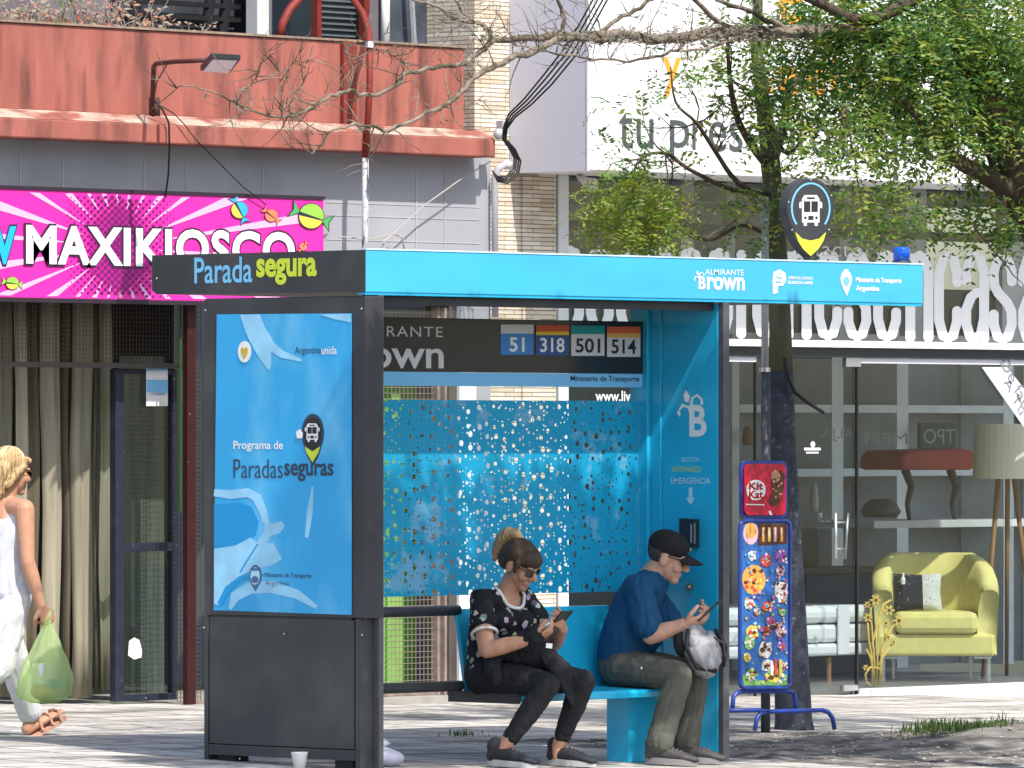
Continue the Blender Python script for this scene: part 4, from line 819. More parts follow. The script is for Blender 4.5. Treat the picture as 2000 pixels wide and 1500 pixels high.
for s, u0, u1, v0, v1, band_, bg, tx in (('51', 977, 1041, 634, 693, [((.6, .6, .6), 0, .3)], (.05, .22, .55), (.8, .8, .8)), ('318', 1046, 1110, 635, 694, [((.55, .09, .03), 0, .22), ((.75, .5, .03), .22, .33)], (.03, .09, .26), (.8, .8, .8)), ('501', 1115, 1180, 636, 695, [((.02, .28, .28), 0, .28)], (.6, .6, .6), (.02, .02, .025)), ('514', 1185, 1250, 638, 697, [((.65, .13, .05), 0, .22), ((.75, .42, .1), .22, .36)], (.6, .6, .6), (.02, .02, .025))):
    def tile(b):
        b.k = 0; b.poly(RS, [(u0, v0), (u1, v0), (u1, v1), (u0, v1)], .0015)
        for i, (c, a, e) in enumerate(band_): b.k = 2 + i; b.poly(RS, [(u0, v0 + (v1 - v0) * a), (u1, v0 + (v1 - v0) * a), (u1, v0 + (v1 - v0) * e), (u0, v0 + (v1 - v0) * e)], .003)
        b.k = 1; w = (u1 - u0); tw = .74 if len(s) == 3 else .46
        text(b, s, RS, u0 + w * (1 - tw) / 2, v0 + (v1 - v0) * .42, u1 - w * (1 - tw) / 2, v0 + (v1 - v0) * .90, .003, .02)
    part('route_number', [mat('tile ground', bg, .45, var=.02), mat('tile figure', tx, .45, var=0)] + [mat('tile band', c, .45, var=.02) for c, _, _ in band_], rs_, tile)
# right side wall
YSW = 23.86
sw = part('side_wall', M['bluedeep'], bs, lambda b: b.box(XW, XW + .045, Y0 + .035, YSW, .025, ZB - .02), bevel=.004)
part('wall_return', M['bluedeep'], bs, lambda b: (b.box(XW - .035, XW - .001, YGL - .06, YSW, .025, ZB - .02), b.box(XW - .012, XW - .0015, YGL - .13, YGL - .062, .025, ZB - .02)), bevel=.004)
xq = px(1411, Y0 + .0)
part('right_post', M['post'], bs, lambda b: b.box(XW + .002, px(1425, Y0), Y0 + .0, Y0 + .033, .02, ZB - .014), bevel=.003)
SWp = ('X', XW)
def emblem(b, pl, u, v, s, off):
    text(b, 'B', pl, u - .1 * s, v - .3 * s, u + .55 * s, v + .9 * s, off, .03)
    b.band(pl, [(u - .05 * s, v - .2 * s), (u + .02 * s, v - .55 * s), (u + .2 * s, v - .66 * s), (u + .36 * s, v - .5 * s), (u + .38 * s, v - .3 * s)], .09 * s, off)
    b.band(pl, [(u - .02 * s, v + .1 * s), (u - .12 * s, v - .2 * s), (u - .35 * s, v - .28 * s), (u - .5 * s, v - .05 * s)], [.09 * s, .1 * s, .13 * s, .05 * s], off)
    b.poly(pl, [(u - .22 * s, v - .85 * s), (u - .08 * s, v - .62 * s), (u - .12 * s, v - .38 * s), (u - .26 * s, v - .42 * s), (u - .32 * s, v - .65 * s)], off)
    b.poly(pl, [(u - .5 * s, v - .1 * s), (u - .42 * s, v + .02 * s), (u - .46 * s, v + .16 * s), (u - .56 * s, v + .02 * s)], off)
part('emblem', M['white'], sw, lambda b: emblem(b, SWp, 1352, 806, 52, .002))
part('wall_lettering', M['paleblue'], sw, lambda b: (text(b, 'EMERGENCIA', SWp, 1311, 933, 1388, 945, .002, .01), text(b, 'BOTON', SWp, 1333, 893, 1366, 902, .002), b.poly(SWp, [(1346, 952), (1353, 952), (1353, 972), (1358, 972), (1349.5, 987), (1341, 972), (1346, 972)], .002)))
part('wall_lettering', M['lime'], sw, lambda b: text(b, 'ANTIPANICO', SWp, 1313, 911, 1370, 922, .002))
part('intercom', [M['blackglass'], M['grey']], bs, lambda b: (b.prism([PX(u, v, XW - .0015) for u, v in ((1338, 1012), (1366, 1014), (1366, 1070), (1338, 1068))], (-.045, 0, 0)), setattr(b, 'k', 1), b.band(('X', XW - .048), [(1350, 1024), (1350, 1060)], 3, 0), b.band(('X', XW - .048), [(1357, 1022), (1357, 1062)], 2, 0)), bevel=.003)
part('push_button', [M['blackglass'], M['grey']], bs, lambda b: (b.tube([PX(1347, 1146, XW - .001), PX(1347, 1146, XW - .015)], .018, 18), setattr(b, 'k', 1), b.tube([PX(1347, 1146, XW - .016), PX(1347, 1146, XW - .02)], .007, 12)))
# fascia print
ff_ = [o for o in bs.children if o.name.startswith('front_fascia')][0]
part('lettering', M['white'], ff_, lambda b: (emblem(b, PF, 1366, 546, 21, .002), text(b, 'rown', PF, 1380, 541, 1454, 567, .002, .03), text(b, 'ALMIRANTE', PF, 1377, 526, 1452, 537, .002, .005, 1.1)))
def prov(b):
    b.poly(PF, [(1510, 532), (1522, 526), (1533, 533), (1535, 548), (1528, 558), (1519, 558), (1518, 572), (1509, 575), (1508, 550)], .002)
    text(b, 'GOBIERNO DE LA PROVINCIA', PF, 1539, 540, 1587, 546, .002, .02); text(b, 'BUENOS AIRES', PF, 1539, 549, 1587, 555, .002, .03)
def nat(b):
    b.disc(PF, 1652, 546, 11, 18, .002, 20); b.poly(PF, [(1645, 562), (1659, 562), (1653, 578)], .002); b.band(PF, [(1652, 526), (1652, 534)], 8, .002)
    text(b, 'Ministerio de Transporte', PF, 1671, 542, 1760, 555, .002, .03); text(b, 'Argentina', PF, 1671, 558, 1717, 571, .002, .03)
part('province_logo', M['white'], ff_, prov)
part('ministry_logo', M['white'], ff_, nat)
part('print_shade', M['skyblue'], ff_, lambda b: (b.disc(PF, 1652, 549, 6, 9, .0038, 14), b.band(PF, [(1515, 540), (1527, 544)], 3, .0038), b.band(PF, [(1514, 550), (1524, 551)], 3, .0038)))
# beacon
cb_ = PY(1761, 515, Y0 + .05); cb_.z = ZT
be = part('beacon', mat('black rubber', (.03, .035, .05), .5), bs, lambda b: b.lathe(cb_, [(.05, -.01), (.05, .012), (.046, .02)], 20))
bm = mat('blue beacon lens', (.01, .14, .75), .12, .6, var=.1); bm.node_tree.nodes['Principled BSDF'].inputs['Transmission Weight'].default_value = .3
part('beacon_lens', bm, be, lambda b: b.lathe(cb_, [(.044, .021), (.043, .08), (.036, .09), (.001, .092)], 24), smooth=True)
# bench
YBK = 23.74
xb0 = px(892, YBK + .03); xb1 = 25.86
def back(b):
    # backrest leaning back, folding into the seat
    prof = [(YBK + .055, .79), (YBK + .03, .79), (YBK - .03, .44), (YBK - .045, .405), (YBK - .06, .397), (23.33, .385), (23.325, .37), (23.33, .345), (23.36, .345), (YBK - .03, .36), (YBK - .012, .40)]
    b.prism([(xb0, y, z) for y, z in prof], (25.66 - xb0, 0, 0))
part('bench_seat', M['bluedeep'], bs, back, bevel=.004)
part('bench_leg', M['bluedeep'], bs, lambda b: (b.box(px(1228, 23.45), px(1283, 23.45), 23.45, 23.60, .02, .344),), bevel=.004)
part('bench_leg_edge', M['blackglass'], bs, lambda b: b.box(px(1283, 23.45) + .001, px(1283, 23.45) + .01, 23.46, 23.59, .02, .343))
rl = M['black']
part('upper_rail', rl, bs, lambda b: b.tube([(X0 + .12, YBK + .02, pz(760, 1196, YBK)), (xb0 + .02, YBK + .04, pz(880, 1193, YBK))], .026, 14), smooth=True)
part('lower_rail', rl, bs, lambda b: (b.tube([(X0 + .12, 23.74, pz(760, 1344, 23.74)), (xb0 - .002, 23.74, pz(880, 1340, 23.74))], .026, 14), b.box(xb0 - .03, xb0 - .003, 23.335, 23.80, .338, .394)), smooth=False)
# ================================================================ STOP PIN SIGN above the roof
YPN = Y0 + .6
sp = thing('stop_pin_sign', 'black map pin shaped bus stop sign with bus pictogram above the roof', 'sign', PY(1585, 505, YPN))
PN = ('Y', YPN)
def pshape(k, du=0):
    return [(1584 + du + 46 * k * math.cos(R(a)), 406 + (58 if math.sin(R(a)) < 0 else 62) * k * math.sin(R(a))) for a in range(140, 401, 8)] + [(1617 + du, 466), (1600 + du, 490), (1585 + du, 503), (1570 + du, 490), (1551 + du, 462)]
part('plate', M['black'], sp, lambda b: b.prism([PP(PN, u, v) for u, v in pshape(1.0)], (0, .06, 0)), bevel=.004)
part('post', M['black'], sp, lambda b: (b.tube([(PP(PN, 1585, 500).x, YPN + .03, ZT - .02), (PP(PN, 1585, 500).x, YPN + .03, pz(1585, 470, YPN))], .02, 10),))
part('arc', M['skyblue'], sp, lambda b: b.band(PN, [(1583 + 37 * math.cos(R(a)), 406 + 48 * math.sin(R(a))) for a in range(138, 403, 11)], 3.4, .001))
part('bus_pictogram', [M['white'], M['blackglass']], sp, lambda b: bus(b, PN, 1583, 411, 17, 30, .001, 0, 1))
part('chevron', M['lime'], sp, lambda b: b.poly(PN, [(1553, 453), (1566, 466), (1583, 470), (1600, 466), (1613, 453), (1608, 470), (1598, 486), (1583, 500), (1568, 486), (1558, 470)], .001))
part('bolt', M['steel'], sp, lambda b: [b.ell(PP(PN, u, v, .001), .005, .003, .005) for u, v in ((1584, 352), (1547, 449), (1619, 449), (1540, 395), (1624, 382))])
# ---- grey pipe post strapped to the tree
gp = PG(1494, 1427); 
YPO = 25.55
xpo = px(1494, YPO); zjo = pz(1494, 722, YPO)
gpo = thing('sleeve_post', 'grey metal tube post beside the dark tree trunk', 'post', (xpo, YPO, 0))
part('tube', M['grey'], gpo, lambda b: b.tube([(xpo, YPO, zjo), (xpo, YPO, pz(1494, 385, YPO))], .020, 14), smooth=True)
part('base_tube', mat('dark tube', (.06, .065, .08), .5), gpo, lambda b: (b.tube([(xpo + .005, YPO, -.05), (xpo + .005, YPO, zjo - .001)], .026, 14)), smooth=True)
part('collar', M['steel'], gpo, lambda b: b.tube([(xpo, YPO, zjo - .012), (xpo, YPO, zjo + .012)], .03, 14))
# ---- litter beside the totem
cup = thing('paper_cup', 'white paper cup standing at the foot of the totem panel', 'cup', PX(585, 1500, X0 - .12))
cpo = PX(585, 1500, X0 - .12); gz0 = gz(cpo.x, cpo.y)
part('body', M['white'], cup, lambda b: b.lathe((cpo.x, cpo.y, gz0 + .001), [(.026, 0), (.04, pz(585, 1483, cpo.y) - gz0 if False else .075), (.042, .079), (.038, .076)], 18), smooth=True)
pbg = PG(768, 1497)
def sack(b):
    n, k = 18, 10; vs = []
    for j in range(k + 1):
        t = j / k; r = (.105 * math.sin(min(1, t * 1.25 + .18) * math.pi) ** .6 if t < .75 else .04 * (1 - t) * 4) + .01
        for i in range(n):
            a = 2 * math.pi * i / n; rr = r * (1 + .16 * noise.noise(Vector((math.cos(a) * 2, math.sin(a) * 2, t * 4))))
            vs.append((pbg.x - .02 + rr * math.cos(a), pbg.y + .05 + rr * math.sin(a) * .8, gz(pbg.x, pbg.y) + .004 + t * .13))
    b.add(vs, [(j * n + i, j * n + (i + 1) % n, (j + 1) * n + (i + 1) % n, (j + 1) * n + i) for j in range(k) for i in range(n)] + [tuple(range(n - 1, -1, -1)), tuple(range(k * n, k * n + n))])
lt = tag(part('plastic_sack', mat('lilac white plastic', (.5, .5, .62), .35, .5, col2=(.02, .25, .3), c2s=5, c2t=(.58, .6)), None, sack, smooth=True), 'crumpled whitish plastic bag on the ground behind the corner post', 'bag')
# ================================================================ ICE CREAM BOARD
YI = 25.35
IB = ('Y', YI)
ib = thing('ice_cream_board', 'blue framed ice cream price board with red header on tube feet', 'sign', PG(1500, 1425))
frm = mat('blue tube', (.02, .05, .28), .35, .5, var=.08)
def rrect(u0, v0, u1, v1, r, n=5):
    out = []
    for cu_, cv_, a0 in ((u1 - r, v0 + r, -90), (u1 - r, v1 - r, 0), (u0 + r, v1 - r, 90), (u0 + r, v0 + r, 180)):
        for i in range(n + 1): a = R(a0 + 90 * i / n); out.append((cu_ + r * math.cos(a), cv_ + r * math.sin(a)))
    return out
def ring(b, pts, rad): b.tube([PP(IB, u, v) for u, v in pts + [pts[0]]], rad, 8)
part('frame', frm, ib, lambda b: (ring(b, rrect(1445, 1017, 1543, 1344, 12), .011),), smooth=True)
hd = part('header', mat('bright red print', (.45, .006, .03), .35, .5, var=.1), ib, lambda b: b.prism([PP(IB, u, v) for u, v in [(p[0] + (3.5 if abs(p[1] - 955) < 30 else 0) * (1 if p[0] < 1495 else -1), p[1]) for p in rrect(1454, 906, 1535, 1006, 10)]], (0, .012, 0)))
part('header_edge', frm, hd, lambda b: b.prism([PP(IB, u, v, -.013) for u, v in rrect(1450, 900, 1541, 1012, 12)], (0, .012, 0)))
def kit(b):
    b.k = 0; b.disc(IB, 1476, 957, 19, 20, .001, 24)
    b.k = 1; text(b, 'Kit', IB, 1462, 942, 1490, 957, .0025, .04); text(b, 'Kat', IB, 1462, 958, 1490, 974, .0025, .04)
    b.k = 0; b.band(IB, [(1457, 985), (1492, 986)], 2.2, .001)
    b.k = 2; b.poly(IB, [(1512, 925), (1524, 918), (1533, 930), (1530, 960), (1520, 985), (1508, 990), (1500, 980), (1510, 955), (1505, 935)], .001)
    b.k = 3; b.disc(IB, 1514, 930, 9, 12, .0025, 10)
    for i in range(22): b.k = 3 if i % 2 else 2; b.disc(IB, 1508 + random.random() * 20, 930 + random.random() * 50, 2.2, None, .0028, 6)
    b.k = 0; b.band(IB, [(1502, 998), (1506, 1006)], 4, .001)
part('header_print', [M['white'], mat('logo red', (.4, .006, .02), .4), mat('chocolate', (.09, .03, .015), .4), mat('biscuit', (.5, .25, .15), .4)], hd, kit)
pb = part('price_poster', mat('poster ground', (.03, .14, .42), .35, .5, var=.35, vs=9), ib, lambda b: b.prism([PP(IB, u, v) for u, v in rrect(1449, 1021, 1539, 1340, 9)], (0, .008, 0)))
rs = random.Random(12)
PC = [(.62, .08, .05), (.75, .35, .08), (.1, .035, .02), (.75, .72, .68), (.55, .1, .25), (.06, .3, .6), (.7, .55, .1), (.2, .45, .12), (.35, .12, .5), (.75, .45, .5)]
def treats(b):
    def bl(u, v, r, c, n=14, off=.001, rv=None): b.k = c; b.disc(IB, u, v, r, rv, off, n)
    b.k = 2; b.poly(IB, [(1480, 1022), (1537, 1023), (1537, 1062), (1480, 1066)], .0008)
    bl(1466, 1042, 15, 9, rv=22); bl(1466, 1036, 11, 1, off=.0022, rv=15)
    for i, u in enumerate((1490, 1502, 1513, 1526)):
        b.k = (1, 6, 9, 1)[i]; b.band(IB, [(u, 1030), (u, 1058)], 5, .0022); b.k = 3; b.band(IB, [(u - 1, 1032), (u - 1, 1046)], 1.5, .0036)
    bl(1472, 1132, 23, 1, 22, rv=29); 
    for i in range(16): bl(1472 + rs.uniform(-16, 16), 1132 + rs.uniform(-22, 22), 4, rs.choice((0, 2, 6)), 8, .0024)
    def blob(u, v, r, c, off, rv=None):
        b.k = c; k = rs.randint(7, 11); rv = rv or r
        b.poly(IB, [(u + r * math.cos(6.283 * q / k) * rs.uniform(.7, 1.15), v + rv * math.sin(6.283 * q / k) * rs.uniform(.7, 1.15)) for q in range(k)], off)
    for u, v, r, cs in ((1468, 1085, 9, (3, 5)), (1495, 1095, 12, (0, 4)), (1525, 1085, 12, (8, 4)), (1524, 1115, 10, (9, 8)), (1525, 1150, 14, (3, 2)), (1527, 1168, 10, (3, 0)), (1463, 1180, 11, (3, 0)), (1478, 1195, 8, (3, 4)), (1499, 1185, 12, (0, 1)), (1528, 1195, 8, (7, 9)), (1504, 1215, 10, (4, 3)), (1496, 1232, 9, (0, 2)), (1524, 1232, 11, (9, 8)), (1512, 1222, 8, (2, 0)), (1468, 1235, 13, (6, 0)), (1462, 1255, 11, (7, 6)), (1494, 1268, 14, (3, 2)), (1526, 1262, 9, (8, 0)), (1458, 1285, 8, (6, 1)), (1466, 1318, 13, (7, 6)), (1465, 1322, 8, (9, 0)), (1500, 1300, 12, (3, 0)), (1512, 1318, 18, (6, 7)), (1530, 1298, 8, (0, 3)), (1530, 1325, 8, (7, 6))):
        o = rs.uniform(.001, .003)
        blob(u, v, r, cs[0], o, r * rs.uniform(.9, 1.4))
        for i in range(12): blob(u + rs.uniform(-.7, .7) * r, v + rs.uniform(-.8, .8) * r, r * rs.uniform(.1, .34), rs.choice(cs + (3, 2)), .0042 + rs.uniform(0, .002))
    for i in range(150): blob(rs.uniform(1453, 1535), rs.uniform(1072, 1334), rs.uniform(1, 3), rs.randrange(10), .0065 + .00001 * i)
    b.k = 7; b.poly(IB, [(1450, 1318), (1480, 1330), (1534, 1322), (1538, 1338), (1452, 1339)], .0008)
    b.k = 3; b.band(IB, [(1504, 1290), (1504, 1318)], 5, .012); b.k = 0; b.band(IB, [(1512, 1288), (1512, 1318)], 5, .012); b.k = 6; b.band(IB, [(1521, 1288), (1521, 1320)], 6, .012)
part('treat_print', [mat('treat ink', c, .35, var=.05) for c in PC], pb, treats)
def foot(b, pts, ys): b.tube([PY(u, v, y) for (u, v), y in zip(pts, ys)], .013, 10)
part('foot', frm, ib, lambda b: foot(b, [(1430, 1392), (1432, 1362), (1440, 1352), (1450, 1350), (1540, 1350), (1550, 1354), (1553, 1365), (1553, 1386)], [YI + .02] * 8), smooth=True)
part('foot', frm, ib, lambda b: (foot(b, [(1474, 1427), (1478, 1403), (1486, 1393), (1498, 1390), (1606, 1387), (1618, 1391), (1626, 1402), (1630, 1424)], [YI + .0] * 8), foot(b, [(1424, 1388), (1480, 1387), (1500, 1390)], [YI] * 3)), smooth=True)
# ================================================================ TREES
bark_y = mat('bare branch bark', (.25, .20, .16), .9, .15, var=.35, vs=30, bump=.9, bs=60, col2=(.085, .075, .05), c2s=7, c2t=(.44, .58))
bark_d = mat('dark bark', (.085, .065, .048), .9, .15, var=.35, vs=16, stretch=(1, 1, .3), bump=.8, bs=40)
bark_g = mat('green grey bark', (.10, .10, .065), .9, .15, var=.35, vs=14, stretch=(1, 1, .25), bump=.8, bs=40)
painted = mat('dark painted bark', (.04, .045, .062), .7, .3, var=.3, vs=18, bump=.6, bs=45, col2=(.16, .16, .18), c2s=26, c2t=(.62, .72))
LM = [leaf_mat('leaf dark', (.035, .105, .028)), leaf_mat('leaf mid', (.075, .17, .035)), leaf_mat('leaf light', (.16, .26, .05)), leaf_mat('leaf yellow', (.32, .36, .08))]
rt = random.Random(21)
def rvec(s=1): return Vector((rt.gauss(0, s), rt.gauss(0, s), rt.gauss(0, s)))
def sprig(b, p, d, ln, n, lw, ks):
    """a compound leaf: paired leaflets along a drooping stalk"""
    d = d.normalized(); side = d.cross(Vector((0, 0, 1)) + rvec(.35))
    if side.length < .05: side = d.orthogonal()
    side.normalize(); k = rt.choice(ks)
    for i in range(n):
        t = (i + 1) / n; q = p + d * ln * t + Vector((0, 0, -.25 * ln * t * t))
        for s in (-1, 1):
            a = (side * s + d * .55 + rvec(.16)).normalized(); L = lw * (1.15 - .45 * t) * rt.uniform(.8, 1.2); wv = a.cross(d + rvec(.3)); wv = wv.cross(a).normalized() if wv.length > .01 else a.orthogonal().normalized()
            w = wv * L * .19
            b.k = k if rt.random() < .8 else rt.choice(ks)
            b.add([q, q + a * L * .45 + w, q + a * L, q + a * L * .45 - w], [(0, 1, 2, 3)])
def clump(b, u, v, ru, rv, Y, ry, n, ks, lw=.04, ln=.16):
    c = PY(u, v, Y); sc = c.length / F; A, B = ru * sc, rv * sc
    for i in range(n):
        dv = rvec().normalized() * rt.random() ** .45
        p = c + Vector((dv.x * A * 1.25, dv.y * ry, dv.z * B))
        d = (Vector((dv.x, dv.y, dv.z * .6 - .25)) + rvec(.45)).normalized()
        sprig(b, p, d, ln * rt.uniform(.7, 1.25), rt.randint(4, 6), lw * rt.uniform(.75, 1.2), ks)
def limb(b, pts, r0, r1, n=9, wob=.0):
    q = []
    P_ = [Vector(p) for p in pts]
    for i in range(len(P_) - 1):
        for j in range(4):
            t = j / 4; a0, a1 = P_[max(i - 1, 0)], P_[i]; a2, a3 = P_[i + 1], P_[min(i + 2, len(P_) - 1)]
            q.append(.5 * ((2 * a1) + (a2 - a0) * t + (2 * a0 - 5 * a1 + 4 * a2 - a3) * t * t + (3 * a1 - a0 - 3 * a2 + a3) * t ** 3) + rvec(wob))
    q.append(P_[-1]); m = len(q)
    b.tube(q, [(r0 + (r1 - r0) * i / (m - 1)) * (1 + .1 * noise.noise(q[i] * 6)) for i in range(m)], n); return q
def twig(b, p, d, ln, r, depth):
    pts = [p.copy()]; d = d.normalized()
    for i in range(5):
        d = (d + rvec(.22) + Vector((0, 0, .06))).normalized(); p = p + d * ln / 5; pts.append(p.copy())
    b.tube(pts, [r * (1 - .15 * i) for i in range(6)], 5)
    if depth:
        for i in range(rt.randint(2, 3)): twig(b, pts[rt.randint(1, 4)], d + rvec(.6), ln * rt.uniform(.4, .7), r * .6, depth - 1)
# ---- tree with the painted trunk
tb = PG(1545, 1425); YT1 = tb.y
t1 = thing('street_tree', 'slim street tree with dark painted lower trunk behind the ice cream board', 'tree', tb)
def Tp(u, v, dy=0): return PY(u, v, YT1 + dy)
def trunk1(b):
    rows = [(1552, 1432, .125), (1550, 1405, .105), (1546, 1300, .098), (1540, 1150, .092), (1533, 1000, .084), (1527, 850, .078), (1525, 725, .07)]
    b.k = 0; q = [Tp(u, v) for u, v, r in rows]; q[0].z -= .05
    b.tube(q, [r for _, _, r in rows], 18)
    rows = [(1525, 726, .069), (1524, 640, .062), (1520, 520, .056), (1512, 400, .05), (1506, 330, .056), (1500, 270, .05), (1490, 200, .042), (1478, 100, .034), (1480, 0, .028), (1495, -90, .02)]
    b.k = 1; b.tube([Tp(u, v) for u, v, r in rows], [r for _, _, r in rows], 16)
part('trunk', [painted, bark_g], t1, trunk1, smooth=True)
def limbs1(b):
    limb(b, [Tp(1506, 330), Tp(1470, 285, -.1), Tp(1440, 230, -.2), Tp(1425, 150, -.3), Tp(1420, 60, -.35)], .03, .008)
    limb(b, [Tp(1506, 330), Tp(1530, 250, .1), Tp(1545, 170, .2), Tp(1590, 110, .3), Tp(1600, 20, .3)], .03, .009)
    limb(b, [Tp(1512, 400), Tp(1440, 355, -.2), Tp(1400, 300, -.3), Tp(1360, 240, -.4), Tp(1320, 200, -.4), Tp(1310, 130, -.4)], .018, .004)
    limb(b, [Tp(1510, 380), Tp(1430, 370, -.1), Tp(1345, 330, -.25), Tp(1300, 300, -.25), Tp(1250, 310, -.3), Tp(1235, 370, -.3), Tp(1250, 440, -.3)], .015, .004)
    limb(b, [Tp(1515, 470), Tp(1450, 440, -.2), Tp(1380, 470, -.3), Tp(1310, 420, -.3), Tp(1260, 400, -.3)], .012, .004)
    limb(b, [Tp(1500, 250), Tp(1540, 300, -.3), Tp(1580, 250, -.4), Tp(1640, 160, -.3)], .016, .005)
    for u, v in ((1440, 230), (1400, 300), (1360, 240), (1300, 300), (1380, 470), (1530, 250), (1545, 170), (1580, 250), (1250, 310), (1425, 150)):
        for i in range(3): twig(b, Tp(u, v, -.25), rvec(), rt.uniform(.2, .4), .006, 1)
part('limb', bark_d, t1, limbs1, smooth=True)
def crown1(b):
    for a in ((1430, 110, 75, 62, 40), (1485, 165, 85, 65, 46), (1400, 80, 55, 40, 16), (1545, 120, 70, 80, 44), (1440, 225, 60, 50, 12), (1420, 330, 55, 60, 15), (1490, 365, 55, 60, 40), (1445, 425, 60, 50, 16), (1500, 450, 50, 40, 20), (1580, 200, 60, 50, 20), (1600, 290, 60, 40, 24), (1370, 390, 50, 40, 5), (1310, 340, 50, 40, 4), (1600, 80, 70, 80, 40), (1540, 420, 40, 50, 10)):
        clump(b, a[0], a[1], a[2], a[3], YT1 - .2, .35, int(a[4] * .85), (0, 1, 1, 2, 2, 3), .052, .18)
    for a in ((1232, 408, 60, 58, 95), (1225, 365, 50, 30, 30), (1275, 430, 40, 40, 28), (1195, 440, 32, 34, 18), (1220, 470, 50, 26, 22), (1285, 400, 36, 26, 16)): clump(b, *a[:4], YT1 - .3, .22, int(a[4] * 2.0), (2, 2, 3, 3), .046, .15)  # paler leaf mix puts the sun on this clump into the colour
    for a in ((1215, 200, 28, 30, 6), (1240, 255, 45, 35, 8), (1205, 300, 25, 35, 6), (1265, 310, 60, 28, 8), (1340, 160, 40, 50, 8), (1305, 210, 30, 40, 4), (1200, 335, 20, 22, 4), (1310, 120, 28, 50, 6)): clump(b, *a[:4], YT1 - .3, .15, int(a[4] * 1.4), (0, 1, 2), .046, .14)
    for a in ((1450, -70, 160, 60, 36), (1600, -70, 120, 60, 36)): clump(b, *a[:4], YT1 - .1, .7, a[4], (0, 1, 2))
part('crown', LM, t1, crown1)
# ---- big tree, its trunk just beyond the right edge
tg = PG(2085, 1440); YT2 = tg.y
t2 = thing('big_tree', 'large dark leafy tree whose bare mossy boughs reach left over the street', 'tree', tg)
def Q(u, v, dy=0): return PY(u, v, YT2 + dy)
def trunk2(b):
    limb(b, [Q(2150, 1470), Q(2142, 1300), Q(2130, 1000), Q(2105, 700), Q(2062, 500), Q(2005, 385), Q(1965, 295), Q(1920, 190), Q(1890, 80), Q(1870, -60), Q(1850, -250)], .20, .06, 18)
    limb(b, [Q(1990, 385), Q(1930, 345, -.05), Q(1880, 320, -.1), Q(1840, 290, -.15), Q(1800, 240, -.2), Q(1760, 190, -.2)], .06, .014, 12)
    limb(b, [Q(1960, 300), Q(1990, 200, .2), Q(2030, 60, .3), Q(2060, -100, .4)], .08, .03, 12)
    limb(b, [Q(1930, 230), Q(1860, 150, .1), Q(1780, 95, .1), Q(1690, 68, .1), Q(1600, 60, .1)], .06, .042, 12)
    limb(b, [Q(1870, -60), Q(1760, 10, -.1), Q(1680, 40, -.1), Q(1610, 10, -.1), Q(1500, -40, -.1)], .05, .02, 10)
part('trunk', bark_d, t2, trunk2, smooth=True)
YB2 = YT2 + .1
def Bp(u, v, dy=0): return PY(u, v, YB2 + dy)
def bare(b):
    ql = []
    def L(px_, r0, r1, dy=0, wob=.006): ql.append((limb(b, [Bp(u, v, dy * i / len(px_)) for i, (u, v) in enumerate(px_)], r0, r1, 10, wob), r0))
    L([(1620, 60), (1560, 62), (1500, 66), (1400, 62), (1300, 76), (1200, 68), (1110, 70), (1030, 74), (965, 78)], .042, .014)
    L([(965, 78), (940, 100), (900, 125), (846, 132), (797, 140), (772, 165), (725, 189), (681, 178), (650, 187), (609, 209), (574, 227), (525, 225), (465, 203), (434, 189), (392, 171), (346, 172)], .014, .003, -.3)
    L([(1200, 72), (1140, 76), (1087, 78), (1040, 102), (1000, 112), (965, 130), (930, 147), (909, 171), (880, 196), (846, 214), (797, 240), (755, 253), (706, 242), (650, 252), (625, 285), (608, 300)], .02, .004, -.4)
    L([(965, 78), (945, 52), (890, 35), (846, 14), (800, -10)], .013, .006, .2)
    L([(940, 50), (900, 20), (880, -20)], .008, .004, .1)
    L([(1275, -5), (1240, 20), (1196, 46), (1160, 70)], .010, .012, .1)
    L([(1098, 60), (1100, 30), (1090, 0), (1070, -20)], .012, .008, 0)
    L([(1360, 70), (1320, 95), (1280, 112), (1230, 120), (1175, 116), (1120, 108), (1052, 100), (1000, 84)], .009, .004, -.2)
    L([(1420, 60), (1380, 20), (1330, -10)], .016, .012, -.1)
    L([(1560, 70), (1470, 25), (1400, 0)], .016, .010, -.2)
    L([(1480, 60), (1400, 90), (1330, 100)], .010, .006, -.2)
    L([(574, 227), (560, 205), (572, 190), (590, 168), (598, 140), (600, 112)], .004, .0015, 0, .003)
    L([(465, 203), (466, 180), (490, 165), (505, 140), (520, 105)], .004, .0015, 0, .003)
    L([(555, 215), (548, 170), (545, 140)], .003, .0015, 0, .003)
    L([(681, 178), (690, 140), (680, 110), (675, 85)], .004, .0015, 0, .003)
    L([(772, 165), (790, 130), (760, 105), (735, 95)], .004, .0015, 0, .003)
    for q, r0 in ql:
        n = len(q); m = int(n * (.55 if r0 > .01 else .8))
        for i in range(m):
            j = rt.randint(2, n - 1); d = rvec(); d.z += .1; d.y *= .6
            twig(b, q[j], d, rt.uniform(.10, .32), .0032 + .08 * min(r0, .02) * .6, 1 if rt.random() < .6 else 0)
part('bare_bough', bark_y, t2, bare, smooth=True)
def moss(b):
    for (u, v, su, sv, n) in ((1340, 74, 110, 9, 620), (1450, 64, 70, 10, 380), (900, 35, 40, 18, 130), (950, 70, 20, 10, 90), (1190, 72, 60, 8, 330), (1100, 90, 40, 8, 90), (720, 250, 20, 6, 30), (850, 205, 60, 22, 20), (610, 208, 10, 5, 16), (575, 226, 8, 5, 14), (860, 243, 8, 8, 14)):
        for i in range(n):
            p = Bp(u + rt.gauss(0, su), v + rt.gauss(0, sv), rt.gauss(0, .04) - .05)
            a = rvec().normalized() * rt.uniform(.012, .03); c = a.orthogonal().normalized() * .005
            b.k = rt.choice((0, 0, 1)); b.add([p - a, p + c, p + a, p - c], [(0, 1, 2, 3)])
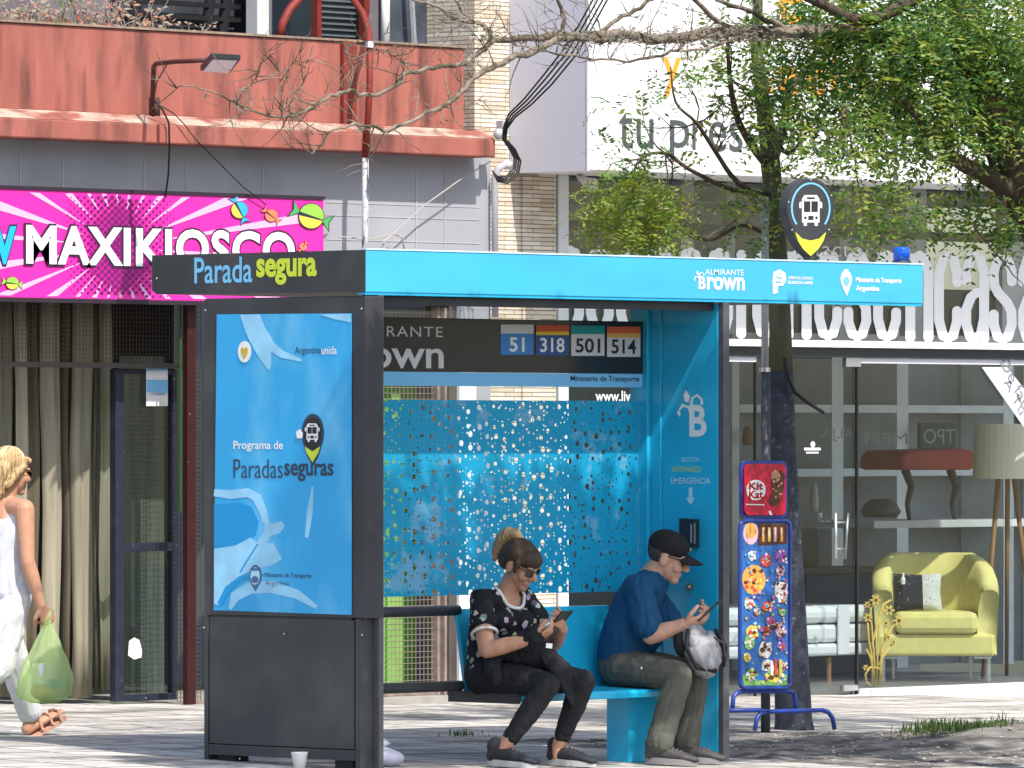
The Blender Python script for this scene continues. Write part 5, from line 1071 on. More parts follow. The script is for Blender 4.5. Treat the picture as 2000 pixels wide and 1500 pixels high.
part('moss_tuft', [mat('grey moss', (.17, .16, .12), .9), mat('brown moss', (.13, .10, .07), .9)], t2, moss)['kind'] = 'stuff'
def crown2(b):
    for a in ((1800, 50, 230, 90, 260), (1945, 130, 110, 150, 190), (1700, 150, 150, 95, 190), (1850, 225, 130, 75, 130), (1680, 60, 90, 90, 90), (1975, 330, 55, 80, 50), (1915, 410, 60, 40, 46), (1860, 120, 120, 100, 130), (1760, 235, 90, 50, 50), (1610, 20, 50, 60, 24), (1960, 430, 50, 30, 24), (1990, 40, 70, 110, 70)):
        clump(b, *a[:4], YT2 + .1, .7, int(a[4] * 2.1), (0, 0, 1, 1, 2, 2, 3), .054, .2)
    for a in ((1665, 270, 60, 35, 30), (1700, 400, 50, 45, 34), (1755, 405, 38, 30, 22), (1680, 350, 40, 40, 20), (1790, 280, 60, 34, 24), (1905, 30, 70, 50, 40), (1960, 100, 50, 50, 34), (1580, 260, 50, 30, 18)):
        clump(b, *a[:4], YT2 - .2, .3, int(a[4] * 1.5), (1, 2, 2, 3), .05, .18)
    for a in ((1800, -80, 300, 80, 120), (2120, 120, 120, 220, 120)): clump(b, *a[:4], YT2 + .1, .8, a[4], (0, 1, 1, 2), .06, .24)
part('crown', LM, t2, crown2)
# hanging twigs that carry the loose leaves
for u, w, v0, v1 in ((1650, 1690, 210, 440), (1720, 1750, 230, 430), (1890, 1915, 330, 440), (1900, 2000, 440, 560), (1640, 1660, 200, 330), (1960, 1970, 380, 450)):
    part('hanging_twig', bark_d, t2, lambda b: limb(b, [Q(u + (w - u) * t, v0 + (v1 - v0) * t, -.2) for t in (0, .35, .7, 1)], .006, .002, 6, .004), smooth=True)
# ---- cables on the shop corner
tag(part('cable_bundle', M['cable'], None, lambda b: [b.tube([PY(u + k * du, v + dv * k, YBX - .05 - max(0, (250 - v)) * .003) for u, v, du, dv in ((1178, -10, 9, 0), (1142, 55, 8, 2), (1112, 104, 9, 2), (1070, 156, 5, 6), (1030, 200 , 5, 3), (1000, 226, 4, 2), (987, 250, 2, 1), (985, 272, 2, 0), (1000, 290, 4, 1), (1011, 312, 4, 2), (1008, 335, 3, 4), (990, 352, 1, 4), (972, 350, 0, 3), (964, 338, 1, 2))], .0055, 7) for k in (-1.6, -.6, .5, 1.5)], smooth=True), 'bundle of black cables rising diagonally from the stone column', 'cable')
tag(part('cable_clamp', M['grey'], None, lambda b: (b.ell(PY(974, 262, YL - .02), .035, .03, .035), b.box(px(974, YL), px(988, YL), YL - .03, YL + .02, pz(980, 262, YL), pz(980, 236, YL))), smooth=False), 'small grey cable anchor at the end of the red ledge', 'clamp')
tag(part('wall_spotlight', M['whitewall'], None, lambda b: b.tube([PY(1132, 346, YSF - .15), PY(1146, 356, YSF - .3), PY(1158, 362, YSF - .36)], [.02, .03, .045], 14), smooth=True), 'small white spotlight under the white sign box near the stone column', 'lamp')
tag(part('loose_cable', M['cable'], None, lambda b: b.tube([PY(u, v, YT1 - .12) for u, v in ((1532, 700), (1540, 740), (1552, 765), (1575, 785), (1608, 806))], .011, 8), smooth=True), 'thick black cable curling off the painted tree trunk', 'cable')

# ---- unseen kerb tree, added and shaped to shade the inside of the shelter
kt = thing('shade_tree', 'unseen leafy tree added at the kerb to shade the bench of the shelter', 'tree', (27.0, 20.9, gz(27, 21.6)))
part('trunk', bark_d, kt, lambda b: (limb(b, [V3 for V3 in (Vector((27.0, 20.9, -.3)), Vector((26.95, 20.9, 1.5)), Vector((26.7, 20.85, 3.2)), Vector((26.0, 20.75, 4.3)), Vector((25.0, 20.7, 4.8)), Vector((23.6, 20.6, 5.0)))], .16, .04, 12), limb(b, [Vector((26.7, 20.85, 3.2)), Vector((27.2, 20.8, 4.2)), Vector((28.2, 20.7, 4.9))], .1, .03, 10)), smooth=True)
def crown3(b):
    for i in range(700):                                     # the part over the far side of the kerb shades the bare earth
        sprig(b, Vector((rt.uniform(27.9, 31.6), rt.uniform(21.5, 22.9), rt.uniform(3.9, 5.0))), rvec() + Vector((0, 0, -.1)), .2, rt.randint(4, 6), .075, (0, 1, 1, 2))
    for i in range(3300):
        x = rt.uniform(22.2, 27.6); y = rt.uniform(20.3, 21.15); zlo = 3.95; zhi = 1.41 * (23.26 - y) + 2.13
        z = rt.uniform(zlo, zhi)
        if z > zlo + .05: sprig(b, Vector((x, y, z)), rvec() + Vector((0, 0, -.3)), .13, rt.randint(4, 6), .085, (0, 1, 1, 2))
part('crown', LM, kt, crown3)
# ================================================================ PEOPLE
def V(*a): return Vector(a)
class Body:
    """swept limbs fused into one continuous skin by a voxel remesh"""
    def __init__(s): s.b = MB()
    def limb(s, pts, rad, ref=None, n=14): s.b.tube(pts, rad, n, ref=ref, rnd=True); return s
    def ell(s, c, r, M_=None): s.b.ell(c, r[0], r[1], r[2], M_, 18, 12); return s
    def done(s, name, mats, parent, vox=.004, smooth=4, fold=None, label=None, cut=None):
        o = s.b.build(name, mats, None)
        m = o.modifiers.new('r', 'REMESH'); m.mode = 'VOXEL'; m.voxel_size = vox
        if smooth:
            q = o.modifiers.new('s', 'SMOOTH'); q.factor = .5; q.iterations = smooth
        me = bpy.data.meshes.new_from_object(o.evaluated_get(bpy.context.evaluated_depsgraph_get()))
        bpy.data.objects.remove(o)
        if fold:
            me.update(); nn = [v.normal.copy() for v in me.vertices]
            for v, n_ in zip(me.vertices, nn):
                p = v.co; v.co = p + n_ * fold(p)
        if cut:                                              # open the neckline
            vs = [v.co.copy() for v in me.vertices]; fc = [tuple(p.vertices) for p in me.polygons if not cut(p.center)]
            used = sorted({i for f in fc for i in f}); mp = {i: k for k, i in enumerate(used)}
            me = bpy.data.meshes.new(name); me.from_pydata([vs[i] for i in used], [], [tuple(mp[i] for i in f) for f in fc]); me.update()
            ec = {}
            for p in me.polygons:
                for e in p.edge_keys: ec[e] = ec.get(e, 0) + 1
            s.rim = [me.vertices[i].co.copy() for i in {i for e, c in ec.items() if c == 1 for i in e}]
        me.polygons.foreach_set('use_smooth', [True] * len(me.polygons))
        me.materials.clear()
        for mm in (mats if isinstance(mats, (list, tuple)) else [mats]): me.materials.append(mm)
        me.name = name
        o = bpy.data.objects.new(name, me); COL.objects.link(o); attach(o, parent)
        if label: o['label'] = label
        return o
def folds(amp, sc, seed=0, stretch=(1, 1, 1)):
    def f(p):
        q = Vector((p.x * stretch[0], p.y * stretch[1], p.z * stretch[2])) * sc + Vector((seed, 0, 0))
        w = noise.noise(q + noise.noise_vector(q * .6) * .8); return amp * (abs(w) ** .7 * 1.6 - .5)
    return f
def frame(fwd, up):
    f = Vector(fwd).normalized(); u = Vector(up); u = (u - f * u.dot(f)).normalized(); r = f.cross(u)
    return Matrix((r, f, u)).transposed()                    # columns: right, forward, up
def head(bd, c, fr, k=1.):
    P = lambda x, y, z: c + fr @ Vector((x, y, z)) * k
    bd.ell(P(0, -.012, .03), (.073 * k, .093 * k, .083 * k), fr)
    bd.ell(P(0, .024, -.035), (.056 * k, .062 * k, .074 * k), fr)
    bd.ell(P(0, .066, -.092), (.026 * k, .024 * k, .022 * k), fr)
    for s in (-1, 1):
        bd.ell(P(s * .034, .058, -.028), (.028 * k, .03 * k, .03 * k), fr)
        bd.ell(P(s * .073, -.008, -.012), (.011 * k, .021 * k, .032 * k), fr)
    bd.limb([P(0, .084, .012), P(0, .098, -.008), P(0, .108, -.026)], [.010 * k, .012 * k, .0145 * k])
    bd.ell(P(0, .094, -.031), (.018 * k, .013 * k, .009 * k), fr)
    bd.limb([P(-.034, .074, .022), P(0, .083, .022), P(.034, .074, .022)], .012 * k)
    bd.limb([P(-.018, .080, -.060), P(0, .087, -.058), P(.018, .080, -.060)], .0075 * k)
    bd.limb([P(-.014, .080, -.070), P(0, .085, -.070), P(.014, .080, -.070)], .0075 * k)
def hand(bd, w, d, nrm, thumb, k=1., curl=(.5, .9), spread=1.):
    """wrist w, pointing direction d, palm normal nrm (palm side), thumb: +1/-1 along d x nrm"""
    d = d.normalized(); nrm = (nrm - d * nrm.dot(d)).normalized(); sd = d.cross(nrm) * thumb
    pc = w + d * .045 * k
    bd.limb([w, w + d * .03 * k, w + d * .075 * k], [(.021 * k, .027 * k), (.018 * k, .036 * k), (.014 * k, .039 * k)], ref=nrm)
    tips = []
    for i, (off, L) in enumerate(((.031, .070), (.0105, .078), (-.0105, .073), (-.031, .058))):
        p = w + d * (.080 - .004 * abs(i - 1)) * k + sd * off * k; a = d.copy(); pts = [p - d * .012 * k, p]
        ang = 0
        for j, f in enumerate((.45, .32, .23)):
            ang += curl[0] if j == 0 else curl[1] * (.7 if j == 1 else .5)
            a = d * math.cos(ang) + nrm * math.sin(ang); p = p + a * L * f * k; pts.append(p)
        bd.limb(pts, [.0095 * k, .0092 * k, .0085 * k, .0078 * k, .0068 * k], n=10); tips.append(p)
    p = w + d * .02 * k + sd * .026 * k
    a1 = (sd * .8 + d * .6 + nrm * .35).normalized(); a2 = (d * .9 + sd * .25 + nrm * .55).normalized()
    bd.limb([p, p + a1 * .038 * k, p + a1 * .038 * k + a2 * .032 * k, p + a1 * .038 * k + a2 * .054 * k], [.0135 * k, .012 * k, .0105 * k, .008 * k], n=10)
    return tips
def shoe(parent, heel, toe, mats, k=1., up=None, h=.0):
    """sneaker as sole + upper"""
    d = (toe - heel); L = d.length; d.normalize(); s = d.cross(Vector((0, 0, 1))).normalized(); u = s.cross(d)
    P = lambda t, a, z: heel + d * (t * L) + s * a + u * z
    b = Body()
    b.limb([P(.10, 0, .05), P(.3, 0, .052), P(.55, 0, .044), P(.8, 0, .036), P(.93, 0, .03)], [(.038, .034), (.042, .036), (.034, .04), (.024, .042), (.018, .034)], ref=u)
    b.limb([P(.16, 0, .05), P(.14, 0, .10)], [(.042, .034), (.045, .032)], ref=d)
    up_ = b.done('shoe', [mats[0]], parent, .004, 3)
    sb = MB(); pts = []
    for i in range(25):
        t = i / 24; a = 2 * math.pi * t
        x = .5 + .52 * math.cos(a); w = .046 * math.sin(a) * (1 - .18 * (1 - x)) * (1 + .1 * math.sin(x * 3))
        pts.append((x, w))
    pts = pts[:-1]; n = len(pts)
    vs = [P(x, w, 0) for x, w in pts] + [P(x, w * .96, .026 + .008 * (1 - x)) for x, w in pts]
    sb.add(vs, [tuple(range(n - 1, -1, -1)), tuple(range(n, 2 * n))] + [(i, (i + 1) % n, (i + 1) % n + n, i + n) for i in range(n)])
    o = sb.build('sole', mats[1], None); o.parent = up_; o.location = -world_loc(up_)
    lb = MB()
    for t in (.44, .52, .60, .68): lb.tube([P(t, -.026, .075 - .045 * (t - .4)), P(t + .01, 0, .093 - .08 * (t - .4)), P(t, .026, .075 - .045 * (t - .4))], .0035, 6)
    o = lb.build('lace', mats[2], None); o.parent = up_; o.location = -world_loc(up_)
    return up_
def phone(c, fr, label, name='phone'):
    b = MB(); hx, hy, hz = .037, .0045, .076
    vs = [c + fr @ Vector((x, y, z)) for z in (-hz, hz) for y in (-hy, hy) for x in (-hx, hx)]
    b.add(vs, [(0, 2, 3, 1), (4, 5, 7, 6), (0, 1, 5, 4), (2, 6, 7, 3), (0, 4, 6, 2), (1, 3, 7, 5)])
    r = thing(name, label, 'phone', c); o = b.build('case', M['blackglass'], r, bevel=.003)
    b = MB(); b.add([c + fr @ Vector((x, hy + .0008, z)) for x, z in ((-.033, -.07), (.033, -.07), (.033, .07), (-.033, .07))], [(0, 1, 2, 3)])
    b.build('screen', mat('phone screen', (.03, .035, .045), .12, .6), r); return r
def glasses(parent, c, fr, k, name, lensm, framem, big=1.):
    P = lambda x, y, z: c + fr @ Vector((x, y, z)) * k
    b = MB()
    for s in (-1, 1):
        pts = [P(s * .034 + .025 * big * math.cos(R(a)), .097 - .010 * abs(math.cos(R(a)) * s + .0) * 0 - .22 * abs(s * .034 + .025 * big * math.cos(R(a))), .004 + .019 * big * math.sin(R(a)) * (1.15 if math.sin(R(a)) < 0 else .9)) for a in range(0, 360, 20)]
        n_ = fr @ Vector((0, -.003, 0)); b.prism(pts[::-1], n_)
    o = b.build(name, lensm, parent)
    b = MB(); b.tube([P(-.012, .094, .008), P(0, .098, .010), P(.012, .094, .008)], .003 * k, 6)
    for s in (-1, 1): b.tube([P(s * .058, .082, .010), P(s * .074, .05, .012), P(s * .076, .0, .010), P(s * .074, -.015, -.004)], .0032 * k, 6)
    q = b.build('temple', framem, None); q.parent = o; q.location = -world_loc(o); return o
dn = (0, 0, -1)
# ---------------------------------------------------------------- seated woman
wo = thing('person', 'seated person in black printed t-shirt and black leggings looking at a phone', 'person', (24.64, 23.58, .4))
PEL, WST, CHS, NKB = V(24.65, 23.585, .485), V(24.655, 23.60, .62), V(24.66, 23.565, .77), V(24.665, 23.52, .875)
HD = V(24.672, 23.44, 1.012); hf = frame((.18, -.84, -.50), (.05, -.45, .88))
SR, SLf = V(24.505, 23.545, .835), V(24.815, 23.56, .84)
ER, EL = V(24.425, 23.43, .60), V(24.90, 23.43, .62)
WR, WL = V(24.565, 23.255, .655), V(24.755, 23.235, .70)
HR, HL = V(24.56, 23.56, .475), V(24.745, 23.56, .475)
KR, KL = V(24.585, 23.17, .435), V(24.835, 23.17, .445)
AR, AN = V(24.435, 23.33, .125), V(24.805, 23.31, .125)
bd = Body()
bd.limb([PEL, WST, CHS, NKB], [(.155, .12), (.135, .105), (.15, .105), (.06, .06)], ref=(1, 0, 0))
bd.limb([NKB, NKB.lerp(HD, .55)], [(.053, .053), (.050, .050)])
head(bd, HD, hf, 1.0)
for s_, e_, w_, in ((SR, ER, WR), (SLf, EL, WL)):
    bd.limb([NKB - V(0, 0, .06), s_], [.045, .046]); bd.limb([s_, s_.lerp(e_, .5), e_], [.050, .047, .040]); bd.limb([e_, e_.lerp(w_, .35), w_], [.041, .041, .026])
PHC = V(24.683, 23.185, .742); pfr = frame((.05, .62, .78), (-.1, -.6, .6))
hand(bd, WR, V(24.655, 23.19, .70) - WR, V(.2, .35, .9), 1, 1.0, (.5, .7))
hand(bd, WL, V(24.69, 23.18, .745) - WL, V(-.7, .3, .35), -1, 1.0, (.55, .75))
for h_, k_, a_ in ((HR, KR, AR), (HL, KL, AN)):
    bd.limb([h_, h_.lerp(k_, .5), k_], [.085, .073, .055]); bd.limb([k_, k_.lerp(a_, .35), a_, a_ - V(0, 0, .05)], [.053, .052, .034, .032])
bd.done('body', [M['skin']], wo, .0042, 3)
# t-shirt
def tee_mat():
    m = mat('printed black jersey', (.016, .017, .022), .85, .2, var=.2, vs=20)
    n, l = m.node_tree.nodes, m.node_tree.links; b = n['Principled BSDF']; old = b.inputs['Base Color'].links[0].from_socket
    tc = n.new('ShaderNodeTexCoord'); v = n.new('ShaderNodeTexVoronoi'); v.inputs['Scale'].default_value = 21; l.new(tc.outputs['Object'], v.inputs['Vector'])
    nz = n.new('ShaderNodeTexNoise'); nz.inputs['Scale'].default_value = 60; l.new(tc.outputs['Object'], nz.inputs['Vector'])
    ad = n.new('ShaderNodeMath'); ad.operation = 'MULTIPLY_ADD'; l.new(nz.outputs[0], ad.inputs[0]); ad.inputs[1].default_value = .5; l.new(v.outputs['Distance'], ad.inputs[2])
    lt = n.new('ShaderNodeMath'); lt.operation = 'LESS_THAN'; lt.inputs[1].default_value = .57; l.new(ad.outputs[0], lt.inputs[0])
    hs = n.new('ShaderNodeHueSaturation'); hs.inputs['Saturation'].default_value = .35; hs.inputs['Value'].default_value = .62; l.new(v.outputs['Color'], hs.inputs['Color'])
    mx = n.new('ShaderNodeMix'); mx.data_type = 'RGBA'; l.new(lt.outputs[0], mx.inputs[0]); l.new(old, mx.inputs[6]); l.new(hs.outputs[0], mx.inputs[7]); l.new(mx.outputs[2], b.inputs['Base Color']); return m
bd = Body()
bd.limb([PEL + V(0, 0, .02), WST, CHS, NKB - V(0, -.005, .045)], [(.168, .135), (.148, .12), (.165, .12), (.095, .085)], ref=(1, 0, 0))
for s in (-.07, .07): bd.ell(CHS + V(s, -.085, -.03), (.065, .05, .06))
for s_, e_ in ((SR, ER), (SLf, EL)): bd.limb([NKB - V(0, 0, .045), s_, s_.lerp(e_, .42)], [.062, .066, .066])
tee = bd.done('t_shirt', [tee_mat()], wo, .005, 4, folds(.006, 16, 3, (1, 1, .6)), cut=lambda p: (p - (NKB + V(0, -.04, .005))).length < .088)
rim0 = bd.rim
trim = mat('white rib', (.7, .7, .7), .8)
def trims(b):
    c0 = sum(rim0, Vector()) / len(rim0); ax = V(0, -.55, .83); x_ = V(1, 0, 0); y_ = ax.cross(x_)
    bins = {}
    for p in rim0: bins.setdefault(int((math.atan2((p - c0).dot(y_), (p - c0).dot(x_)) + math.pi) / 6.2832 * 22) % 22, []).append(p)
    pts = [sum(bins[k], Vector()) / len(bins[k]) for k in sorted(bins)]
    b.tube(pts + [pts[0]], .0085, 8)
    for s_, e_ in ((SR, ER), (SLf, EL)):
        c = s_.lerp(e_, .66); d = (e_ - s_).normalized(); x = d.orthogonal().normalized(); y = d.cross(x)
        b.tube([c + (x * math.cos(R(a)) + y * math.sin(R(a))) * .062 for a in range(0, 361, 20)], .0075, 8)
o = part('trim', trim, None, trims, smooth=True); o.parent = tee; o.location = -world_loc(tee)
# printed script on the chest
def scriptp(b):
    me = text_mesh('Rock', .01); 
    for vtx in me.vertices: pass
    xs = [v.co.x for v in me.vertices]; ys = [v.co.y for v in me.vertices]; w = max(xs) - min(xs); h = max(ys) - min(ys)
    pts = []
    for v in me.vertices:
        f = (v.co.x - min(xs)) / w - .5; g = (v.co.y - min(ys)) / h - .5
        pts.append(V(24.67 - f * -.13, 23.425 + abs(f) * .06 - .004, .70 + g * .05))
    b.add(pts, [tuple(p.vertices) for p in me.polygons])
# leggings
leg = mat('black leggings', (.016, .017, .020), .75, .25, var=.2, vs=14)
bd = Body()
bd.limb([PEL + V(-.06, .01, -.01), PEL + V(.06, .01, -.01)], [.115, .115])
for h_, k_, a_ in ((HR, KR, AR), (HL, KL, AN)):
    bd.limb([h_, h_.lerp(k_, .5), k_], [.092, .078, .060]); bd.limb([k_, k_.lerp(a_, .35), k_.lerp(a_, .85)], [.058, .057, .040])
bd.done('leggings', [leg], wo, .005, 4, folds(.004, 22, 8))
# hair: cap, fringe, pony tail
hair = mat('brown hair', (.055, .030, .018), .45, .45, var=.5, vs=8, stretch=(9, 9, 2), col2=(.22, .13, .06), c2s=5, c2t=(.55, .75), c2stretch=(4, 4, 1.2), bump=.5, bs=90)
P = lambda x, y, z: HD + hf @ Vector((x, y, z))
bd = Body()
bd.ell(P(0, -.022, .042), (.082, .093, .082), hf); bd.ell(P(0, .012, .05), (.076, .086, .062), hf)
bd.limb([P(-.07, .02, .03), P(-.074, .028, -.02)], [.018, .01]); bd.limb([P(.07, .02, .03), P(.074, .028, -.02)], [.018, .01])
bd.ell(P(0, -.07, -.01), (.06, .05, .055), hf)
hr_ = bd.done('hair', [hair], wo, .004, 3, folds(.003, 45, 1, (1, 1, .4)))
bd = Body(); bd.limb([P(0, -.06, .10), P(0, -.092, .118), P(0, -.128, .10), P(-.005, -.15, .05), P(-.008, -.152, -.01), P(-.01, -.142, -.06)], [.022, .026, .036, .036, .028, .010])
hair2 = mat('blond hair', (.42, .28, .14), .5, .4, var=.35, vs=8, stretch=(9, 9, 2), bump=.5, bs=90)
pt = bd.done('pony_tail', [hair2], hr_, .005, 2, folds(.007, 40, 2, (1, 1, .3)))
glasses(wo, HD, hf, 1.0, 'sunglasses', mat('dark lens', (.012, .009, .009), .1, .6), mat('tortoise frame', (.06, .03, .02), .3), 1.15)
wsh = [mat('dark grey mesh shoe', (.022, .023, .03), .7, var=.3, vs=60), mat('pale sole', (.45, .45, .45), .6), mat('lace dark', (.03, .03, .035), .7)]
shoe(wo, V(24.405, 23.40, gz(24.4, 23.4) + .006), V(24.475, 23.14, gz(24.45, 23.2) + .004), wsh)
shoe(wo, V(24.80, 23.37, gz(24.8, 23.3) + .006), V(24.845, 23.105, gz(24.8, 23.2) + .004), wsh)
phone(PHC, pfr, 'black phone held by the seated person in printed t-shirt')
# jacket on her lap and sleeve round the wrist
jk = Body()
jk.limb([V(24.55, 23.44, .60), V(24.62, 23.34, .60), V(24.70, 23.30, .58)], [(.06, .045), (.075, .05), (.05, .04)], ref=(0, 0, 1))
jk.limb([V(24.56, 23.31, .64), V(24.575, 23.25, .675)], [.048, .052])
jk.limb([V(24.68, 23.30, .60), V(24.74, 23.22, .50), V(24.775, 23.19, .40), V(24.775, 23.18, .35)], [(.03, .05), (.022, .06), (.018, .055), (.012, .03)], ref=(0, -1, 0))
jk.limb([V(24.50, 23.46, .58), V(24.46, 23.42, .50), V(24.47, 23.40, .45)], [.05, .04, .03])
jt = thing('jacket', 'black jacket bunched over the lap and wrist of the woman', 'jacket', (24.62, 23.34, .55))
jk.done('cloth', [mat('black cloth', (.012, .013, .017), .85, var=.2)], jt, .005, 3, folds(.010, 18, 5))
tag(part('paper_slip', M['white'], None, lambda b: b.prism([V(24.60, 23.20, .612), V(24.628, 23.185, .608), V(24.632, 23.185, .632), V(24.603, 23.20, .635)], (.001, .002, 0))), 'small white paper below the hand of the woman with the phone', 'paper')

# ---------------------------------------------------------------- seated man
mn = thing('person', 'seated man in blue shirt, grey trousers and black cap looking at a phone', 'person', (25.57, 23.57, .4))
fw = V(.60, -.80, 0); rg = V(-.80, -.60, 0)
PEL, WST, CHS, NKB = V(25.575, 23.585, .50), V(25.575, 23.56, .66), V(25.605, 23.52, .81), V(25.64, 23.465, .935)
HD = V(25.68, 23.39, 1.035); hf = frame((.60, -.72, -.34), (.14, -.24, .93))
SR, SLf = CHS + rg * .175 + V(.01, -.01, .075), CHS - rg * .17 + V(.01, -.01, .075)
ER, EL = V(25.505, 23.345, .65), V(25.82, 23.48, .67)
WR, WL = V(25.585, 23.195, .705), V(25.72, 23.225, .715)
HR, HL = PEL + rg * .095 + V(0, 0, -.01), PEL - rg * .095 + V(0, 0, -.01)
KR, KL = V(25.555, 23.20, .455), V(25.775, 23.29, .455)
AR, AN = V(25.415, 23.20, .13), V(25.70, 23.28, .13)
bd = Body()
bd.limb([PEL, WST, CHS, NKB], [(.15, .11), (.14, .10), (.145, .08), (.06, .06)], ref=rg)
bd.limb([NKB, NKB.lerp(HD, .6)], [(.062, .062), (.058, .058)])
head(bd, HD, hf, 1.04)
for s_, e_, w_ in ((SR, ER, WR), (SLf, EL, WL)):
    bd.limb([NKB - V(0, 0, .10), s_ - V(0, 0, .02)], [.035, .035]); bd.limb([s_ - V(0, 0, .02), s_.lerp(e_, .5), e_], [.042, .050, .045]); bd.limb([e_, e_.lerp(w_, .35), w_], [.046, .045, .029])
hand(bd, WR, V(25.648, 23.135, .728) - WR, V(.3, .5, .9), 1, 1.05, (.45, .6))
hand(bd, WL, V(25.69, 23.13, .752) - WL, V(-.75, .1, .45), -1, 1.05, (.5, .7))
for h_, k_, a_ in ((HR, KR, AR), (HL, KL, AN)):
    bd.limb([h_, h_.lerp(k_, .5), k_], [.088, .076, .058]); bd.limb([k_, k_.lerp(a_, .35), a_, a_ - V(0, 0, .05)], [.056, .054, .038, .036])
bd.done('body', [M['skin2']], mn, .0042, 3)
bd = Body()
bd.limb([PEL + V(0, 0, .035), WST, CHS, NKB - V(0, 0, .035)], [(.168, .138), (.165, .13), (.175, .118), (.10, .088)], ref=rg)
bd.ell(WST + fw * .055, (.13, .13, .12))
for s_, e_ in ((SR, ER), (SLf, EL)): bd.limb([NKB - V(0, 0, .06), s_, s_.lerp(e_, .5), s_.lerp(e_, .80)], [.08, .080, .074, .078])
bd.limb([NKB + V(0, 0, -.02) + rg * .05, NKB + V(.02, -.03, -.015), NKB + V(0, 0, -.02) - rg * .05], [.035, .03, .035])
sh_ = bd.done('shirt', [mat('blue shirt cloth', (.010, .066, .155), .85, .2, var=.15, vs=10)], mn, .005, 3, folds(.007, 15, 2, (1.3, 1.3, .5)))
trm = mat('grey green trousers', (.088, .088, .072), .85, .2, var=.18, vs=9)
bd = Body()
bd.limb([PEL + rg * .06, PEL - rg * .06], [.125, .125])
for h_, k_, a_ in ((HR, KR, AR), (HL, KL, AN)):
    bd.limb([h_, h_.lerp(k_, .5), k_], [.100, .086, .074]); bd.limb([k_, k_.lerp(a_, .35), k_.lerp(a_, .8), a_ - V(0, 0, .01)], [.070, .069, .067, .070])
bd.done('trousers', [trm], mn, .005, 3, folds(.0065, 17, 6, (1, 1, .55)))
tag_ = part('pocket_tag', M['white'], mn, lambda b: b.ell(PY(1253, 1305, 23.33), .006, .003, .007))
# cap
P = lambda x, y, z: HD + hf @ (Vector((x, y, z)) * 1.04)
capm = mat('black cap cloth', (.012, .012, .013), .85, var=.2)
bd = Body(); bd.ell(P(0, -.012, .055), (.088, .106, .078), hf); bd.limb([P(-.07, .03, .03), P(-.07, -.06, .02)], .016)
cp = bd.done('cap', [capm], mn, .004, 3)
def peak(b):
    n, k = 12, 6; vs = []
    for j in range(k + 1):
        t = j / k
        for i in range(n + 1):
            a = R(-78 + 156 * i / n); x = math.sin(a) * .078; y = .055 + math.cos(a) * (.035 + .085 * t) ; z = .045 - .018 * t - .030 * (x / .078) ** 2
            vs.append(P(x, y, z))
    b.add(vs, [(j * (n + 1) + i, j * (n + 1) + i + 1, (j + 1) * (n + 1) + i + 1, (j + 1) * (n + 1) + i) for j in range(k) for i in range(n)])
pk = part('peak', capm, None, peak, smooth=True); pk.parent = cp; pk.location = -world_loc(cp); sd = pk.modifiers.new('t', 'SOLIDIFY'); sd.thickness = .006
bdg = part('badge', mat('gold stitch', (.3, .25, .12), .6), None, lambda b: b.ell(P(0, .092, .07), .02, .006, .012, hf)); bdg.parent = cp; bdg.location = -world_loc(cp)
bd = Body(); bd.ell(P(0, -.012, .03), (.079, .100, .090), hf)
def hcut(p):
    q = hf.transposed() @ (p - HD) / 1.04
    return q.y > -.030 or q.z < -.038 + .25 * max(0, q.y + .05)
bd.done('hair', [mat('short dark hair', (.05, .043, .04), .7, var=.4, vs=60)], mn, .004, 1, cut=hcut)
glasses(mn, HD, hf, 1.04, 'spectacles', glass_mat('spectacle lens', (.55, .55, .58), .8), mat('black frame', (.02, .02, .02), .3), 1.0)
eyes = part('eye', [M['white'], M['dark']], mn, lambda b: [(setattr(b, 'k', 0), b.ell(P(s * .033, .076, .004), .013, .010, .009, hf), setattr(b, 'k', 1), b.ell(P(s * .033, .085, .002), .006, .004, .006, hf)) for s in (-1, 1)])
msh = [mat('grey leather shoe', (.055, .052, .05), .6, var=.3, vs=30), mat('grey sole', (.22, .21, .21), .7), mat('grey lace', (.1, .1, .1), .7)]
shoe(mn, V(25.375, 23.255, gz(25.38, 23.2) + .01), V(25.50, 23.03, gz(25.45, 23.1) + .004), msh)
shoe(mn, V(25.665, 23.33, gz(25.65, 23.3) + .01), V(25.775, 23.10, gz(25.75, 23.15) + .004), msh)
MPC = V(25.675, 23.105, .772); mfr = frame((-.42, .55, .72), (.58, -.62, .5))
phone(MPC, mfr, 'black phone held by the man in the black cap')
bp_ = thing('backpack', 'pale grey backpack with black straps on the lap of the man', 'backpack', (25.66, 23.2, .52))
bd = Body(); c = V(25.665, 23.165, .595)
bd.limb([c + V(.02, -.02, -.07), c, c + V(-.02, .03, .07)], [(.10, .075), (.115, .085), (.075, .06)], ref=rg)
bd.limb([c + V(.045, -.06, -.05), c + V(.035, -.05, .02)], [(.07, .04), (.07, .035)], ref=rg)
bd.done('bag', [mat('grey nylon', (.27, .27, .285), .6, .3, var=.12, vs=12)], bp_, .005, 3, folds(.014, 14, 9))
part('black_panel', mat('black nylon', (.015, .015, .017), .7), bp_, lambda b: (b.ell(c + V(-.05, .06, .03), .06, .04, .085), b.tube([c + V(.11, -.02, .07), c + V(.135, -.05, 0), c + V(.10, -.06, -.09)], .016, 8)), smooth=True)
part('strap', mat('black webbing', (.015, .015, .017), .7), bp_, lambda b: (b.tube([c + V(-.09, -.01, .09), c + V(-.115, -.02, .0), c + V(-.07, -.05, -.10), c + V(.02, -.10, -.12)], .012, 8), b.tube([c + V(.03, -.08, .09), c + V(.07, -.12, .0), c + V(.06, -.11, -.1)], .008, 8)), smooth=True)
